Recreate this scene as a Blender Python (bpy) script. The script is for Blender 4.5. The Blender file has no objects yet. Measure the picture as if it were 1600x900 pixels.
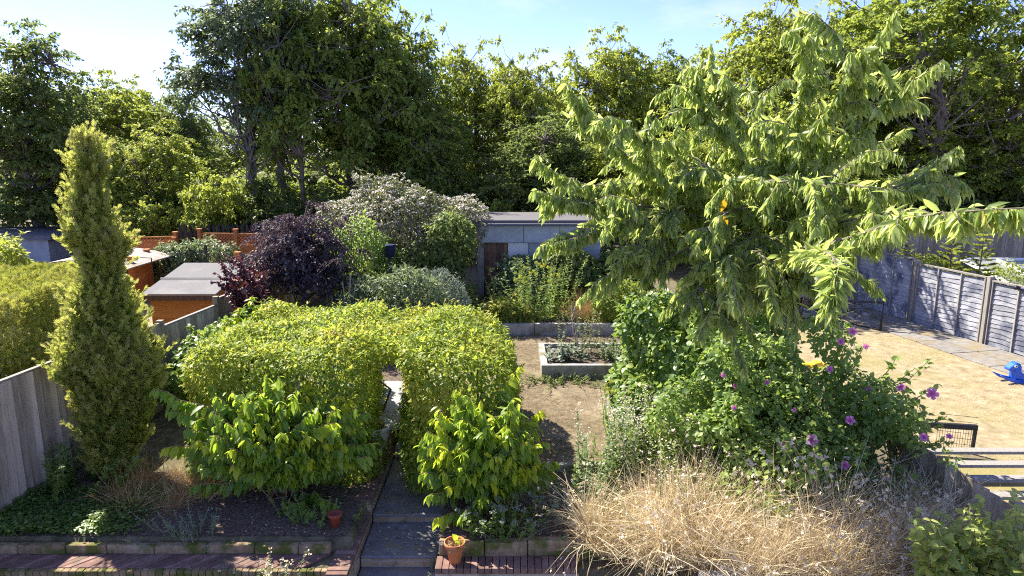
import bpy, math
import numpy as np
from mathutils import Vector

# ------------------------------------------------------------------ camera, sky, sun, exposure
SC = bpy.context.scene
COL = SC.collection
F = 1080.0
TH = math.atan(210.0 / F)
CAMZ = 5.0
cd = bpy.data.cameras.new("camera"); cam = bpy.data.objects.new("camera", cd); COL.objects.link(cam)
cam.location = (0, 0, CAMZ); cam.rotation_euler = (math.pi / 2 - TH, 0, 0)
cd.sensor_width = 36; cd.lens = 36 * F / 1600; cd.clip_start = 0.05; cd.clip_end = 600
SC.camera = cam

SUN_EL, SUN_ROT = math.radians(46), math.radians(-44)
w = bpy.data.worlds.new("World"); SC.world = w; w.use_nodes = True
nt = w.node_tree; nt.nodes.clear()
wo = nt.nodes.new("ShaderNodeOutputWorld"); bg = nt.nodes.new("ShaderNodeBackground")
sky = nt.nodes.new("ShaderNodeTexSky"); sky.sky_type = 'NISHITA'; sky.sun_disc = False
sky.sun_elevation = SUN_EL; sky.sun_rotation = SUN_ROT
sky.air_density = 0.6; sky.dust_density = 0.15; sky.ozone_density = 1.2
tc = nt.nodes.new("ShaderNodeTexCoord"); mp = nt.nodes.new("ShaderNodeMapping")
mp.inputs['Scale'].default_value = (1.3, 1.3, 4.0)
nz = nt.nodes.new("ShaderNodeTexNoise"); nz.inputs['Scale'].default_value = 3.0; nz.inputs['Detail'].default_value = 7
nz.inputs['Roughness'].default_value = 0.6
rp = nt.nodes.new("ShaderNodeValToRGB"); rp.color_ramp.elements[0].position = 0.50; rp.color_ramp.elements[1].position = 0.80
rp.color_ramp.elements[0].color = (0, 0, 0, 1); rp.color_ramp.elements[1].color = (0.75, 0.75, 0.75, 1)
mx = nt.nodes.new("ShaderNodeMix"); mx.data_type = 'RGBA'
nt.links.new(tc.outputs['Generated'], mp.inputs[0]); nt.links.new(mp.outputs[0], nz.inputs['Vector'])
nt.links.new(nz.outputs[0], rp.inputs[0]); nt.links.new(rp.outputs[0], mx.inputs[0])
nt.links.new(sky.outputs[0], mx.inputs[6]); mx.inputs[7].default_value = (4.6, 4.9, 5.4, 1)
tn = nt.nodes.new("ShaderNodeMix"); tn.data_type = 'RGBA'; tn.blend_type = 'MULTIPLY'; tn.inputs[0].default_value = 1; tn.inputs[7].default_value = (.57, .55, .80, 1)
nt.links.new(mx.outputs[2], tn.inputs[6]); nt.links.new(tn.outputs[2], bg.inputs[0]); bg.inputs[1].default_value = 0.105
nt.links.new(bg.outputs[0], wo.inputs[0])

sd = bpy.data.lights.new("sun", 'SUN'); sun = bpy.data.objects.new("sun", sd); COL.objects.link(sun)
sd.energy = 3.4; sd.angle = math.radians(0.55); sd.color = (1.0, 0.93, 0.80)
sdir = Vector((math.sin(SUN_ROT) * math.cos(SUN_EL), math.cos(SUN_ROT) * math.cos(SUN_EL), math.sin(SUN_EL)))
sun.rotation_euler = sdir.to_track_quat('Z', 'Y').to_euler()
SC.view_settings.view_transform = 'Standard'; SC.view_settings.look = 'None'
SC.view_settings.exposure = 2.15; SC.view_settings.gamma = 1.0
SC.view_settings.use_curve_mapping = False
SC.cycles.max_bounces = 9; SC.cycles.diffuse_bounces = 6; SC.cycles.transmission_bounces = 5
SC.cycles.glossy_bounces = 2; SC.cycles.filter_width = 1.1; SC.cycles.use_denoising = False; SC.cycles.caustics_reflective = False; SC.cycles.caustics_refractive = False

# ------------------------------------------------------------------ helpers
def ray(px, py):
    x = (px - 800) / F; y = -(py - 450) / F
    return np.array([x, math.cos(TH) + y * math.sin(TH), y * math.cos(TH) - math.sin(TH)])
def at(px, py, Y):
    r = ray(px, py); return np.array([0, 0, CAMZ]) + r * (Y / r[1])
def onz(px, py, z):
    r = ray(px, py); return np.array([0, 0, CAMZ]) + r * ((z - CAMZ) / r[2])
def nrm(a):
    a = np.asarray(a, float); n = np.linalg.norm(a, axis=-1, keepdims=True); return a / np.maximum(n, 1e-9)
def RG(s): return np.random.default_rng(s)

def Z(x, y):
    x = np.asarray(x, float); y = np.asarray(y, float)
    c = np.interp(y, [-50, 6.97, 6.99, 7.34, 7.40, 9, 12.5, 15.38, 15.48, 18, 25, 60, 200],
                  [0, 0, .42, .42, .58, .62, .80, .90, 1.10, 1.2, 1.3, 1.9, 3.2])
    r = np.interp(y, [-50, 4.5, 4.6, 18, 25, 60, 200], [0, 0, 1.0, 1.0, 1.3, 1.9, 3.2])
    l = np.interp(y, [-50, 6.97, 6.99, 9, 12.5, 18, 25, 60, 200], [0, 0, .6, .62, .80, 1.1, 1.3, 1.9, 3.2])
    t = np.clip((x - 4.95) / .1, 0, 1); c = c * (1 - t) + r * t
    t = np.clip((-6.5 - x) / .1, 0, 1); c = c * (1 - t) + l * t
    stp = (x > -1.84) & (x < -.90) & (y < 10.3)
    c = np.where(stp & (y < 8.2), 0.0, c); c = np.where(stp & (y >= 8.2), .3, c)
    return c

MATS = {}
def newmat(name):
    m = bpy.data.materials.new(name); m.use_nodes = True; n = m.node_tree; n.nodes.clear()
    out = n.nodes.new("ShaderNodeOutputMaterial"); MATS[name] = m; return m, n, out
def ramp(n, fac, cols, pos=None):
    r = n.nodes.new("ShaderNodeValToRGB"); e = r.color_ramp.elements
    k = len(cols); pos = pos or [i / (k - 1) for i in range(k)]
    while len(e) < k: e.new(0.5)
    for i in range(k): e[i].position = pos[i]; e[i].color = (*cols[i], 1)
    n.links.new(fac, r.inputs[0]); return r.outputs[0]
def attr(n, name='rnd'):
    a = n.nodes.new("ShaderNodeAttribute"); a.attribute_name = name; return a.outputs['Fac']

def leafmat(name, cols, trans=(.30, .42, .05), tf=.45, rough=.45, spec=.4):
    if name in MATS: return MATS[name]
    m, n, out = newmat(name)
    c = ramp(n, attr(n), cols)
    p = n.nodes.new("ShaderNodeBsdfPrincipled"); n.links.new(c, p.inputs['Base Color'])
    p.inputs['Roughness'].default_value = rough; p.inputs['Specular IOR Level'].default_value = spec
    t = n.nodes.new("ShaderNodeBsdfTranslucent")
    mm = n.nodes.new("ShaderNodeMix"); mm.data_type = 'RGBA'; mm.inputs[0].default_value = .45
    n.links.new(c, mm.inputs[6]); mm.inputs[7].default_value = (*trans, 1)
    n.links.new(mm.outputs[2], t.inputs[0])
    s = n.nodes.new("ShaderNodeMixShader"); s.inputs[0].default_value = tf
    n.links.new(p.outputs[0], s.inputs[1]); n.links.new(t.outputs[0], s.inputs[2]); n.links.new(s.outputs[0], out.inputs[0])
    return m

def solid(name, cols, scale=6, rough=.8, bump=.3, stretch=(1, 1, 1), rndmix=.5, detail=8, metallic=0, spec=.3, dirt=None, bdist=.01):
    """noise-coloured solid: colour ramp over (noise + per-piece random value)"""
    if name in MATS: return MATS[name]
    m, n, out = newmat(name)
    tcn = n.nodes.new("ShaderNodeTexCoord"); mpn = n.nodes.new("ShaderNodeMapping"); mpn.inputs['Scale'].default_value = stretch
    n.links.new(tcn.outputs['Object'], mpn.inputs[0])
    z = n.nodes.new("ShaderNodeTexNoise"); z.inputs['Scale'].default_value = scale; z.inputs['Detail'].default_value = detail
    z.inputs['Roughness'].default_value = .62
    n.links.new(mpn.outputs[0], z.inputs['Vector'])
    st = n.nodes.new("ShaderNodeMapRange"); st.inputs[1].default_value = .3; st.inputs[2].default_value = .7
    n.links.new(z.outputs[0], st.inputs[0])
    f = n.nodes.new("ShaderNodeMix"); f.inputs[0].default_value = rndmix
    n.links.new(st.outputs[0], f.inputs[2]); n.links.new(attr(n), f.inputs[3])
    c = ramp(n, f.outputs[0], cols)
    if dirt:
        z2 = n.nodes.new("ShaderNodeTexNoise"); z2.inputs['Scale'].default_value = dirt[1]; z2.inputs['Detail'].default_value = 6
        n.links.new(tcn.outputs['Object'], z2.inputs['Vector'])
        r2 = ramp(n, z2.outputs[0], [(0, 0, 0), (1, 1, 1)], [dirt[2], dirt[3]])
        mm = n.nodes.new("ShaderNodeMix"); mm.data_type = 'RGBA'
        n.links.new(r2, mm.inputs[0]); n.links.new(c, mm.inputs[6]); mm.inputs[7].default_value = (*dirt[0], 1); c = mm.outputs[2]
    p = n.nodes.new("ShaderNodeBsdfPrincipled"); n.links.new(c, p.inputs['Base Color'])
    p.inputs['Roughness'].default_value = rough; p.inputs['Metallic'].default_value = metallic; p.inputs['Specular IOR Level'].default_value = spec
    if bump:
        b = n.nodes.new("ShaderNodeBump"); b.inputs['Strength'].default_value = bump; b.inputs['Distance'].default_value = bdist
        n.links.new(z.outputs[0], b.inputs['Height']); n.links.new(b.outputs[0], p.inputs['Normal'])
    n.links.new(p.outputs[0], out.inputs[0]); return m

class MB:
    def __init__(s): s.v = []; s.f = []; s.r = []; s.g = RG(11)
    def add(s, vs, fs, rnd=None):
        o = len(s.v); s.v += [tuple(map(float, q)) for q in vs]; s.f += [tuple(o + i for i in q) for q in fs]
        s.r += [s.g.random() if rnd is None else rnd] * len(vs)
    def hexa(s, c8, rnd=None):
        s.add(c8, [(0, 3, 2, 1), (4, 5, 6, 7), (0, 1, 5, 4), (1, 2, 6, 5), (2, 3, 7, 6), (3, 0, 4, 7)], rnd)
    def box(s, x0, x1, y0, y1, z0, z1, rnd=None):
        s.hexa([(x0, y0, z0), (x1, y0, z0), (x1, y1, z0), (x0, y1, z0), (x0, y0, z1), (x1, y0, z1), (x1, y1, z1), (x0, y1, z1)], rnd)
    def obox(s, o, u, v, w, rnd=None):
        o, u, v, w = map(np.asarray, (o, u, v, w))
        s.hexa([o, o + u, o + u + v, o + v, o + w, o + u + w, o + u + v + w, o + v + w], rnd)
    def bar(s, a, b, t1, t2=None, rnd=None):
        a = np.asarray(a, float); b = np.asarray(b, float); t2 = t2 or t1; d = nrm(b - a)
        up = np.array([0, 0, 1.]) if abs(d[2]) < .9 else np.array([0, 1., 0])
        u = nrm(np.cross(d, up)); v = np.cross(u, d)
        s.obox(a - u * t1 / 2 - v * t2 / 2, u * t1, v * t2, b - a, rnd)
    def tube(s, pts, rad, n=6, rnd=None, cap=True):
        pts = np.asarray(pts, float); k = len(pts); rad = np.broadcast_to(rad, (k,)); o = []
        T = nrm(np.gradient(pts, axis=0)); ref = np.array([0.31, .95, .05]); ref2 = np.array([0.05, 0.3, .95])
        for i in range(k):
            rf = ref if abs(T[i] @ nrm(ref)) < .9 else ref2
            u = nrm(np.cross(T[i], rf)); v = np.cross(T[i], u)
            for j in range(n):
                a = 2 * math.pi * j / n; o.append(pts[i] + rad[i] * (math.cos(a) * u + math.sin(a) * v))
        fs = [(i * n + j, i * n + (j + 1) % n, (i + 1) * n + (j + 1) % n, (i + 1) * n + j) for i in range(k - 1) for j in range(n)]
        if cap: fs += [tuple(range(n))[::-1], tuple(range((k - 1) * n, k * n))]
        s.add(o, fs, rnd)
    def lathe(s, c, prof, n=28, rnd=None):
        c = np.asarray(c, float); o = []
        for (r, z) in prof:
            for j in range(n):
                a = 2 * math.pi * j / n; o.append(c + np.array([r * math.cos(a), r * math.sin(a), z]))
        k = len(prof)
        fs = [(i * n + j, i * n + (j + 1) % n, (i + 1) * n + (j + 1) % n, (i + 1) * n + j) for i in range(k - 1) for j in range(n)]
        fs += [tuple(range(n))[::-1], tuple(range((k - 1) * n, k * n))]
        s.add(o, fs, rnd)
    def arr(s): return np.array(s.v), s.f, np.array(s.r)

def link(name, V, faces, R, m, parent=None, smooth=False, bevel=0):
    V = np.asarray(V, float)
    if parent is not None: V = V - np.array(parent.location)
    me = bpy.data.meshes.new(name)
    if isinstance(faces, np.ndarray):
        nf, k = faces.shape
        me.vertices.add(len(V)); me.vertices.foreach_set('co', V.astype(np.float32).ravel())
        me.loops.add(nf * k); me.loops.foreach_set('vertex_index', faces.astype(np.int32).ravel())
        me.polygons.add(nf); me.polygons.foreach_set('loop_start', np.arange(0, nf * k, k, dtype=np.int32))
        me.update(calc_edges=True)
    else:
        me.from_pydata(V.tolist(), [], faces)
    if R is not None:
        a = me.attributes.new('rnd', 'FLOAT', 'POINT'); a.data.foreach_set('value', np.asarray(R, np.float32))
    if smooth: me.polygons.foreach_set('use_smooth', np.ones(len(me.polygons), bool))
    me.materials.append(m)
    o = bpy.data.objects.new(name, me); COL.objects.link(o)
    if parent is not None: o.parent = parent
    if bevel:
        b = o.modifiers.new("bevel", 'BEVEL'); b.width = bevel; b.segments = 2; b.limit_method = 'ANGLE'
    return o
def part(name, mb, m, parent=None, smooth=False, bevel=0, label=None):
    V, f, r = mb.arr(); o = link(name, V, f, r, m, parent, smooth, bevel)
    if label: o['label'] = label
    return o
def tag(o, label, cat, group=None, kind=None):
    if label: o['label'] = label
    if cat: o['category'] = cat
    if group: o['group'] = group
    if kind: o['kind'] = kind
    return o
def thing(name, label, cat, loc, group=None):
    o = bpy.data.objects.new(name, None); COL.objects.link(o); o.location = [float(q) for q in loc]; o.empty_display_size = .1
    bpy.context.view_layer.update() if False else None
    return tag(o, label, cat, group)
def struct(o): o['kind'] = 'structure'; return o
def center_obj(o):
    """origin of a one-mesh thing to its base"""
    me = o.data; n = len(me.vertices); c = np.empty(n * 3, np.float32); me.vertices.foreach_get('co', c); c = c.reshape(-1, 3)
    b = np.array([(c[:, 0].min() + c[:, 0].max()) / 2, (c[:, 1].min() + c[:, 1].max()) / 2, c[:, 2].min()])
    me.vertices.foreach_set('co', (c - b).astype(np.float32).ravel()); o.location = b.tolist(); return o

# ---- leaf templates: (verts (u along, v side, w normal), quads)
LT = {}
LT['kite'] = (np.array([[0, 0, 0], [.45, .28, .06], [1, 0, -.06], [.45, -.28, .06]]), np.array([[0, 3, 2, 1]]))
LT['leaf'] = (np.array([[0, 0, 0], [.28, .19, .05], [.28, 0, 0], [.28, -.19, .05], [.66, .16, .01], [.66, 0, -.05], [.66, -.16, .01], [1, 0, -.17]]),
              np.array([[0, 2, 1, 1], [0, 3, 2, 2], [1, 2, 5, 4], [2, 3, 6, 5], [4, 5, 7, 7], [5, 6, 7, 7]]))
LT['broad'] = (LT['leaf'][0] * np.array([1, 1.75, 1.2]), LT['leaf'][1])
LT['slim'] = (LT['leaf'][0] * np.array([1, .62, 1]), LT['leaf'][1])
def blade(curv, wd):
    t = np.linspace(0, 1, 5); u = t * (1 - .25 * curv * t * t); ww = -curv * t ** 2.2
    V = []
    for i in range(5):
        h = wd * (1 - t[i] * .85); V += [[u[i], h, ww[i]], [u[i], -h, ww[i]]]
    return np.array(V), np.array([[2 * i, 2 * i + 1, 2 * i + 3, 2 * i + 2] for i in range(4)])
LT['blade0'] = blade(.15, .0065); LT['blade1'] = blade(.5, .007); LT['blade2'] = blade(.95, .0075)
def spray():
    V = []; Q = []
    for (u0, v0, u1, v1, wd) in [(0, 0, 1, 0, .07), (.2, 0, .72, .34, .06), (.2, 0, .72, -.34, .06), (.45, 0, .92, .22, .05), (.45, 0, .92, -.22, .05), (.05, 0, .4, .3, .055), (.05, 0, .4, -.3, .055)]:
        d = np.array([u1 - u0, v1 - v0]); p = np.array([-d[1], d[0]]) / np.linalg.norm(d) * wd; m = np.array([u0, v0]) + .55 * d
        o = len(V); V += [[u0, v0, 0], [m[0] + p[0], m[1] + p[1], .03], [u1, v1, -.04], [m[0] - p[0], m[1] - p[1], .03]]; Q.append([o, o + 3, o + 2, o + 1])
    return np.array(V), np.array(Q)
LT['spray'] = spray()

def tri_fix(Q):
    return Q
def inst(tmpl, O, A, N, S, W=None, rnd=None):
    """instance template at O with axis A, normal N, length S, width factor W -> V, Q, R"""
    tv, tq = LT[tmpl] if isinstance(tmpl, str) else tmpl
    A = nrm(A); B = nrm(np.cross(N, A)); Nn = np.cross(A, B); m = len(O)
    S = np.broadcast_to(S, (m,)); W = np.broadcast_to(1.0 if W is None else W, (m,))
    V = O[:, None, :] + S[:, None, None] * (tv[None, :, 0, None] * A[:, None] + (tv[None, :, 1] * W[:, None])[..., None] * B[:, None] + tv[None, :, 2, None] * Nn[:, None])
    k = len(tv); Q = tq[None] + (np.arange(m) * k)[:, None, None]
    R = np.repeat(rnd if rnd is not None else RG(5).random(m), k)
    return V.reshape(-1, 3), Q.reshape(-1, tq.shape[1]), R
def merge(L):
    V = []; Q = []; R = []; o = 0
    for v, q, r in L: V.append(v); Q.append(q + o); R.append(r); o += len(v)
    return np.concatenate(V), np.concatenate(Q), np.concatenate(R)
def link_leaves(name, VQR, m, parent=None, smooth=False):
    V, Q, R = VQR
    dg = (Q[:, 2] == Q[:, 3])
    if dg.any():   # drop degenerate quads: emit as tris by splitting everything into tris
        T1 = Q[:, [0, 1, 2]]; T2 = Q[~dg][:, [0, 2, 3]]; Q = np.concatenate([T1, T2])
    return link(name, V, Q, R, m, parent, smooth)

def noise3(p, f, s):
    p = np.asarray(p); o = 0
    for k in range(3):
        a = f * (1.9 ** k); q = p * a + s * 1.7 + k * 3.1
        o = o + (np.sin(q[:, 0] * 1.1 + 1.3 * np.sin(q[:, 1])) * np.cos(q[:, 1] * .9 + 1.1 * np.sin(q[:, 2])) + np.sin(q[:, 2] * 1.2 + np.cos(q[:, 0] * 1.4))) * .5 ** (k + 1)
    return o
def rbox(p, c, h, r):
    q = np.abs(p - np.array(c)) - (np.array(h) - r)
    return np.linalg.norm(np.maximum(q, 0), axis=1) + np.minimum(q.max(1), 0) - r
def ell(p, c, r):
    r = np.array(r); q = (p - np.array(c)) / r; return (np.linalg.norm(q, axis=1) - 1) * r.min()
def shell(sdf, lo, hi, n, rng, depth=.3, amp=.08, fr=2.5, seed=1, k=.12):
    lo = np.array(lo, float); hi = np.array(hi, float); P = []; c = 0
    g = lambda p: sdf(p) + amp * noise3(p, fr, seed)
    while c < n:
        p = lo + rng.random((400000, 3)) * (hi - lo); s = g(p)
        a = (s < 0) & (s > -depth) & (rng.random(len(p)) < np.exp(s / k)); P.append(p[a]); c += a.sum()
        if len(P) > 60: break
    P = np.concatenate(P)[:n]; e = .04; N = np.stack([g(P + d) - g(P - d) for d in (np.eye(3) * e)], 1)
    return P, nrm(N)
def RV(rng, n): return nrm(rng.normal(size=(n, 3)))
UP = np.array([0, 0, 1.])

def hedge_leaves(P, N, rng, tmpl, L, droop=.5, out=.6, jit=.6, upn=.5, var=.35, seed=3, tone=.5):
    n = len(P); wv = 1.25 if L < .08 and tmpl == 'leaf' else 1.0
    A = N * out - UP * droop + RV(rng, n) * jit; Nn = N + UP * upn + RV(rng, n) * .45
    rnd = np.clip(.5 + tone * .5 * noise3(P, 2.2, seed) + .45 * (rng.random(n) - .5) * 1.3, 0, 1)
    return inst(tmpl, P, A, Nn, L * (1 + var * (rng.random(n) * 2 - 1)), .8 * wv + .4 * rng.random(n), rnd)

def curve(a, b, rng, sag=0., wob=.1, k=6, rise=0.):
    a = np.asarray(a, float); b = np.asarray(b, float); t = np.linspace(0, 1, k)[:, None]; L = np.linalg.norm(b - a)
    p = a + (b - a) * t; p[:, 2] += (rise * 4 * t * (1 - t) * L)[:, 0]
    wv = rng.normal(size=(k, 3)) * wob * L * (np.sin(np.pi * t)); return p + wv * .5

def crown_tree(seed, H, lobes, trunk_r, ncl, per, cr, leaf, trunk_top=.85, lean=(0, 0), clear=0.25, droop=.15, tmpl='kite', wide=1.0, limbs=26, flat=.6, gap=0.0, tw=1.0):
    """trunk+limbs (MB) and leaves (VQR) about the local origin; lobes = [(centre, radii)]"""
    rng = RG(seed); mb = MB()
    wts = np.array([r[0] * r[2] for _, r in lobes]); wts /= wts.sum()
    li = rng.choice(len(lobes), ncl, p=wts); d = RV(rng, ncl); d[:, 2] = np.where(d[:, 2] < -.35, -d[:, 2] * .5, d[:, 2])
    C = np.array([lobes[i][0] for i in li]); Rr = np.array([lobes[i][1] for i in li])
    rr = rng.random(ncl) ** .42
    rr = np.where(rng.random(ncl) < .14, 1.0 + .22 * rng.random(ncl), rr); cc = C + d * Rr * rr[:, None] * (1 + .18 * noise3(d * 2 + C, 1.7, seed))[:, None]
    if gap:
        keep = noise3(cc, .9, seed + 3) > gap - .6; cc = cc[keep]; d = d[keep]; C = C[keep]
    ncl = len(cc); tt = trunk_top * H
    tp = np.array([[0, 0, -.2], [0.02 * H * rng.normal() * .4, 0, .15 * H], [lean[0] * .5, lean[1] * .5, .5 * H], [lean[0], lean[1], tt]])
    ts = np.linspace(0, 1, 10); tx = np.stack([np.interp(ts, [0, .2, .55, 1], tp[:, i]) for i in range(3)], 1)
    tx[1:-1, :2] += rng.normal(size=(8, 2)) * .012 * H
    rad = trunk_r * (1 - ts * .85); rad[0] *= 1.45
    mb.tube(tx, rad, 9, .5)
    mains = rng.permutation(ncl)[:limbs]; ends = []
    for i in mains:
        z = np.clip(cc[i][2] * (.45 + .25 * rng.random()), clear * H, tt * .95); j = np.interp(z, tx[:, 2], np.arange(10)); s = np.array([np.interp(j, np.arange(10), tx[:, q]) for q in range(3)])
        r0 = np.interp(z, tx[:, 2], rad) * .38
        c = curve(s, cc[i], rng, wob=.12, k=7, rise=-.06); mb.tube(c, np.linspace(r0, .012, 7), 5, .5); ends += [c[3], c[4], c[5]]
    E = np.array(ends)
    for i in range(ncl):
        j = np.argmin(((E - cc[i]) ** 2).sum(1) + .0); c = curve(E[j], cc[i], rng, wob=.15, k=4); mb.tube(c, np.linspace(.028, .008, 4) * tw, 3, .5, cap=False)
    nt_ = 7; k = ncl * nt_
    ci = np.repeat(np.arange(ncl), nt_); td = nrm(d[ci] * .55 + RV(rng, k) + UP * .12); td[:, 2] *= flat; tl = cr * (.55 + .7 * rng.random(k))
    m = max(1, per // nt_); ti = np.repeat(np.arange(k), m); t = .12 + .88 * rng.random(len(ti))
    P = cc[ci[ti]] + td[ti] * (tl[ti] * t)[:, None] + RV(rng, len(ti)) * .07 * cr; P[:, 2] -= droop * cr * t ** 2
    A = td[ti] + RV(rng, len(ti)) * .8 - UP * (.35 + droop); Nn = UP * 1.0 + RV(rng, len(ti)) * .75
    ct = rng.random(ncl); rnd = np.clip(.55 * ct[ci[ti]] + .45 * rng.random(len(ti)), 0, 1)
    return mb, inst(tmpl, P, A, Nn, leaf * (.65 + .7 * rng.random(len(ti))), wide, rnd)

def shoots(P, N, rng, cnt, L, tmpl, ln=(.12, .3), k_=12):
    out = []; ii = rng.permutation(len(P))[:cnt]
    for q_ in ii:
        if N[q_][2] < -.2: continue
        dd = nrm(N[q_] * .8 + UP * .6 + RV(rng, 1)[0] * .4); ll = ln[0] + ln[1] * rng.random() ** 1.5; u_ = rng.random(k_)
        p = P[q_] + dd * (u_ * ll)[:, None] - UP * (.25 * ll * u_ ** 2)[:, None]
        out.append(inst(tmpl, p, dd * .5 + RV(rng, k_) * .8 - UP * .2, UP + RV(rng, k_) * .5, L * (.6 + .5 * rng.random(k_)), 1, np.clip(.45 + .45 * u_ + .2 * (rng.random(k_) - .5), 0, 1)))
    return out
def bush(name, label, cat, base, lobes, n, L, mat, seed, tmpl='leaf', amp=.24, fr=2.3, depth=.45, k=.18, group=None, stems=9, stem_mat=None, kw=None, srad=.018):
    """shrub in world coordinates: lobes list of (centre, radii)"""
    rng = RG(seed); root = thing(name, label, cat, base, group)
    def sdf(p):
        s = ell(p, *lobes[0])
        for c, r in lobes[1:]: s = np.minimum(s, ell(p, c, r))
        return s
    lo = np.min([np.array(c) - np.array(r) * 1.25 for c, r in lobes], 0); hi = np.max([np.array(c) + np.array(r) * 1.25 for c, r in lobes], 0)
    P, N = shell(sdf, lo, hi, n, rng, depth, amp, fr, seed, k)
    kk = P[:, 2] > Z(P[:, 0], P[:, 1]) + .02; P = P[kk]; N = N[kk]
    Lv = [hedge_leaves(P, N, rng, tmpl, L, seed=seed, **(kw or {}))] + shoots(P, N, rng, 70, L, tmpl)
    link_leaves('foliage', merge(Lv), mat, root)
    mb = MB()
    for i in range(stems):
        c, r = lobes[i % len(lobes)]; e = np.array(c) + RV(rng, 1)[0] * np.array(r) * .75; e[2] = max(e[2], base[2] + .3)
        s = np.array(base) + np.array([rng.normal() * .06, rng.normal() * .06, -.05]); mb.tube(curve(s, e, rng, wob=.12, k=6), np.linspace(srad, srad * .3, 6), 5)
    part('stem', mb, stem_mat or BARK, root, True)
    return root

# ------------------------------------------------------------------ materials
BARK = solid('bark', [(.06, .045, .035), (.16, .13, .10), (.26, .23, .19)], 14, .9, .6, (1, 1, .25), .2)
BARK_GREY = solid('bark_grey', [(.08, .075, .065), (.16, .15, .13), (.24, .23, .20)], 10, .9, .5, (1, 1, .3), .2)
TWIG = solid('twig', [(.18, .11, .06), (.30, .20, .11)], 12, .8, .2, (1, 1, 1), .5)
SOIL = solid('soil', [(.035, .024, .018), (.085, .06, .043), (.15, .11, .08), (.28, .23, .18)], 30, .95, .9, rndmix=0, bdist=.03)
GROUND = solid('ground_earth', [(.05, .045, .025), (.11, .095, .05), (.20, .17, .10)], 5, .95, .7, rndmix=0, bdist=.05)
LAWN_OWN = solid('dry_mulched_lawn', [(.07, .052, .028), (.155, .12, .07), (.27, .22, .13)], 9, .95, .8, rndmix=0, dirt=((.30, .24, .16), 1.6, .45, .75), bdist=.03)
LAWN_DRY = solid('parched_lawn', [(.17, .13, .07), (.27, .215, .125), (.37, .305, .195)], 5, .95, .6, rndmix=0, dirt=((.22, .195, .07), .9, .46, .72), bdist=.03)
GRAVEL = solid('gravel', [(.20, .19, .18), (.38, .36, .34), (.58, .55, .52)], 60, .9, .9, rndmix=0, bdist=.02)
PAVE = solid('worn_paving', [(.12, .11, .10), (.20, .185, .165), (.28, .265, .24)], 9, .85, .4, rndmix=.3, dirt=((.22, .17, .09), 2.2, .5, .7))
SLATE = solid('slate', [(.09, .09, .095), (.17, .17, .18), (.30, .30, .30)], 4, .55, .35, rndmix=.25, dirt=((.20, .165, .11), 3.5, .48, .74), spec=.5)
CONC = solid('old_concrete', [(.20, .19, .17), (.34, .33, .30), (.46, .45, .42)], 8, .9, .5, rndmix=.2, dirt=((.16, .14, .07), 3.0, .48, .68))
MOSSY = solid('mossy_stone', [(.16, .11, .06), (.28, .20, .11), (.40, .31, .20)], 14, .9, .9, rndmix=.3, dirt=((.10, .11, .02), 4.5, .46, .60), bdist=.03)
OLDWOOD = solid('weathered_boards', [(.17, .13, .09), (.42, .345, .25), (.63, .54, .42)], 5, .85, .4, (9, 9, .7), .6, dirt=((.16, .16, .10), 1.2, .55, .8))
PALEWOOD = solid('silvered_wood', [(.18, .165, .145), (.29, .27, .24), (.40, .375, .34)], 6, .85, .4, (6, 6, 1), .4)
LAPWOOD = solid('painted_lap_boards', [(.13, .135, .15), (.31, .315, .34), (.52, .52, .54)], 8, .8, .6, (1, 1, 6), .55, dirt=((.10, .11, .15), 3, .48, .66))
ORANGE = solid('orange_stained_wood', [(.34, .11, .025), (.50, .18, .045), (.60, .26, .08)], 5, .65, .2, (1, 1, 7), .4)
FELT = solid('roof_felt', [(.11, .105, .105), (.15, .145, .145), (.19, .185, .185)], 40, .9, .4, rndmix=.15, dirt=((.24, .23, .22), 1.5, .5, .8))
BLACK = solid('black_metal', [(.02, .02, .022), (.035, .035, .04)], 5, .5, 0, rndmix=.2)
GREYP = solid('grey_blue_panel', [(.26, .28, .29), (.35, .375, .385), (.43, .455, .46)], 3, .6, .1, rndmix=.1, dirt=((.24, .25, .24), 2.0, .55, .8))
CREAM = solid('cream_paint', [(.62, .60, .53), (.72, .70, .64)], 3, .7, .1, rndmix=.2)
BROWNWOOD = solid('bare_brown_boards', [(.06, .04, .03), (.17, .09, .05), (.30, .17, .09)], 6, .8, .4, (8, 8, .8), .5)
DARKGLASS = solid('dark_glass', [(.015, .018, .025), (.03, .035, .045)], 2, .08, 0, rndmix=0, spec=.6)
TERRA = solid('terracotta', [(.42, .14, .05), (.56, .21, .085), (.66, .32, .17)], 7, .8, .15, rndmix=.1)
POTSTONE = solid('grey_stone_pot', [(.30, .29, .25), (.42, .41, .36), (.50, .49, .45)], 9, .85, .3, rndmix=.1)
BLUE = solid('blue_plastic', [(.01, .09, .52), (.02, .14, .65)], 2, .3, 0, rndmix=0, spec=.5)
WHITE = solid('white_plastic', [(.72, .72, .72), (.8, .8, .8)], 3, .4, 0, rndmix=0)
ROOFCAN = solid('canopy_sheet', [(.20, .17, .15), (.28, .25, .23), (.36, .34, .31)], 4, .7, .2, rndmix=.2, dirt=((.20, .15, .10), 3, .5, .7))
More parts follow.
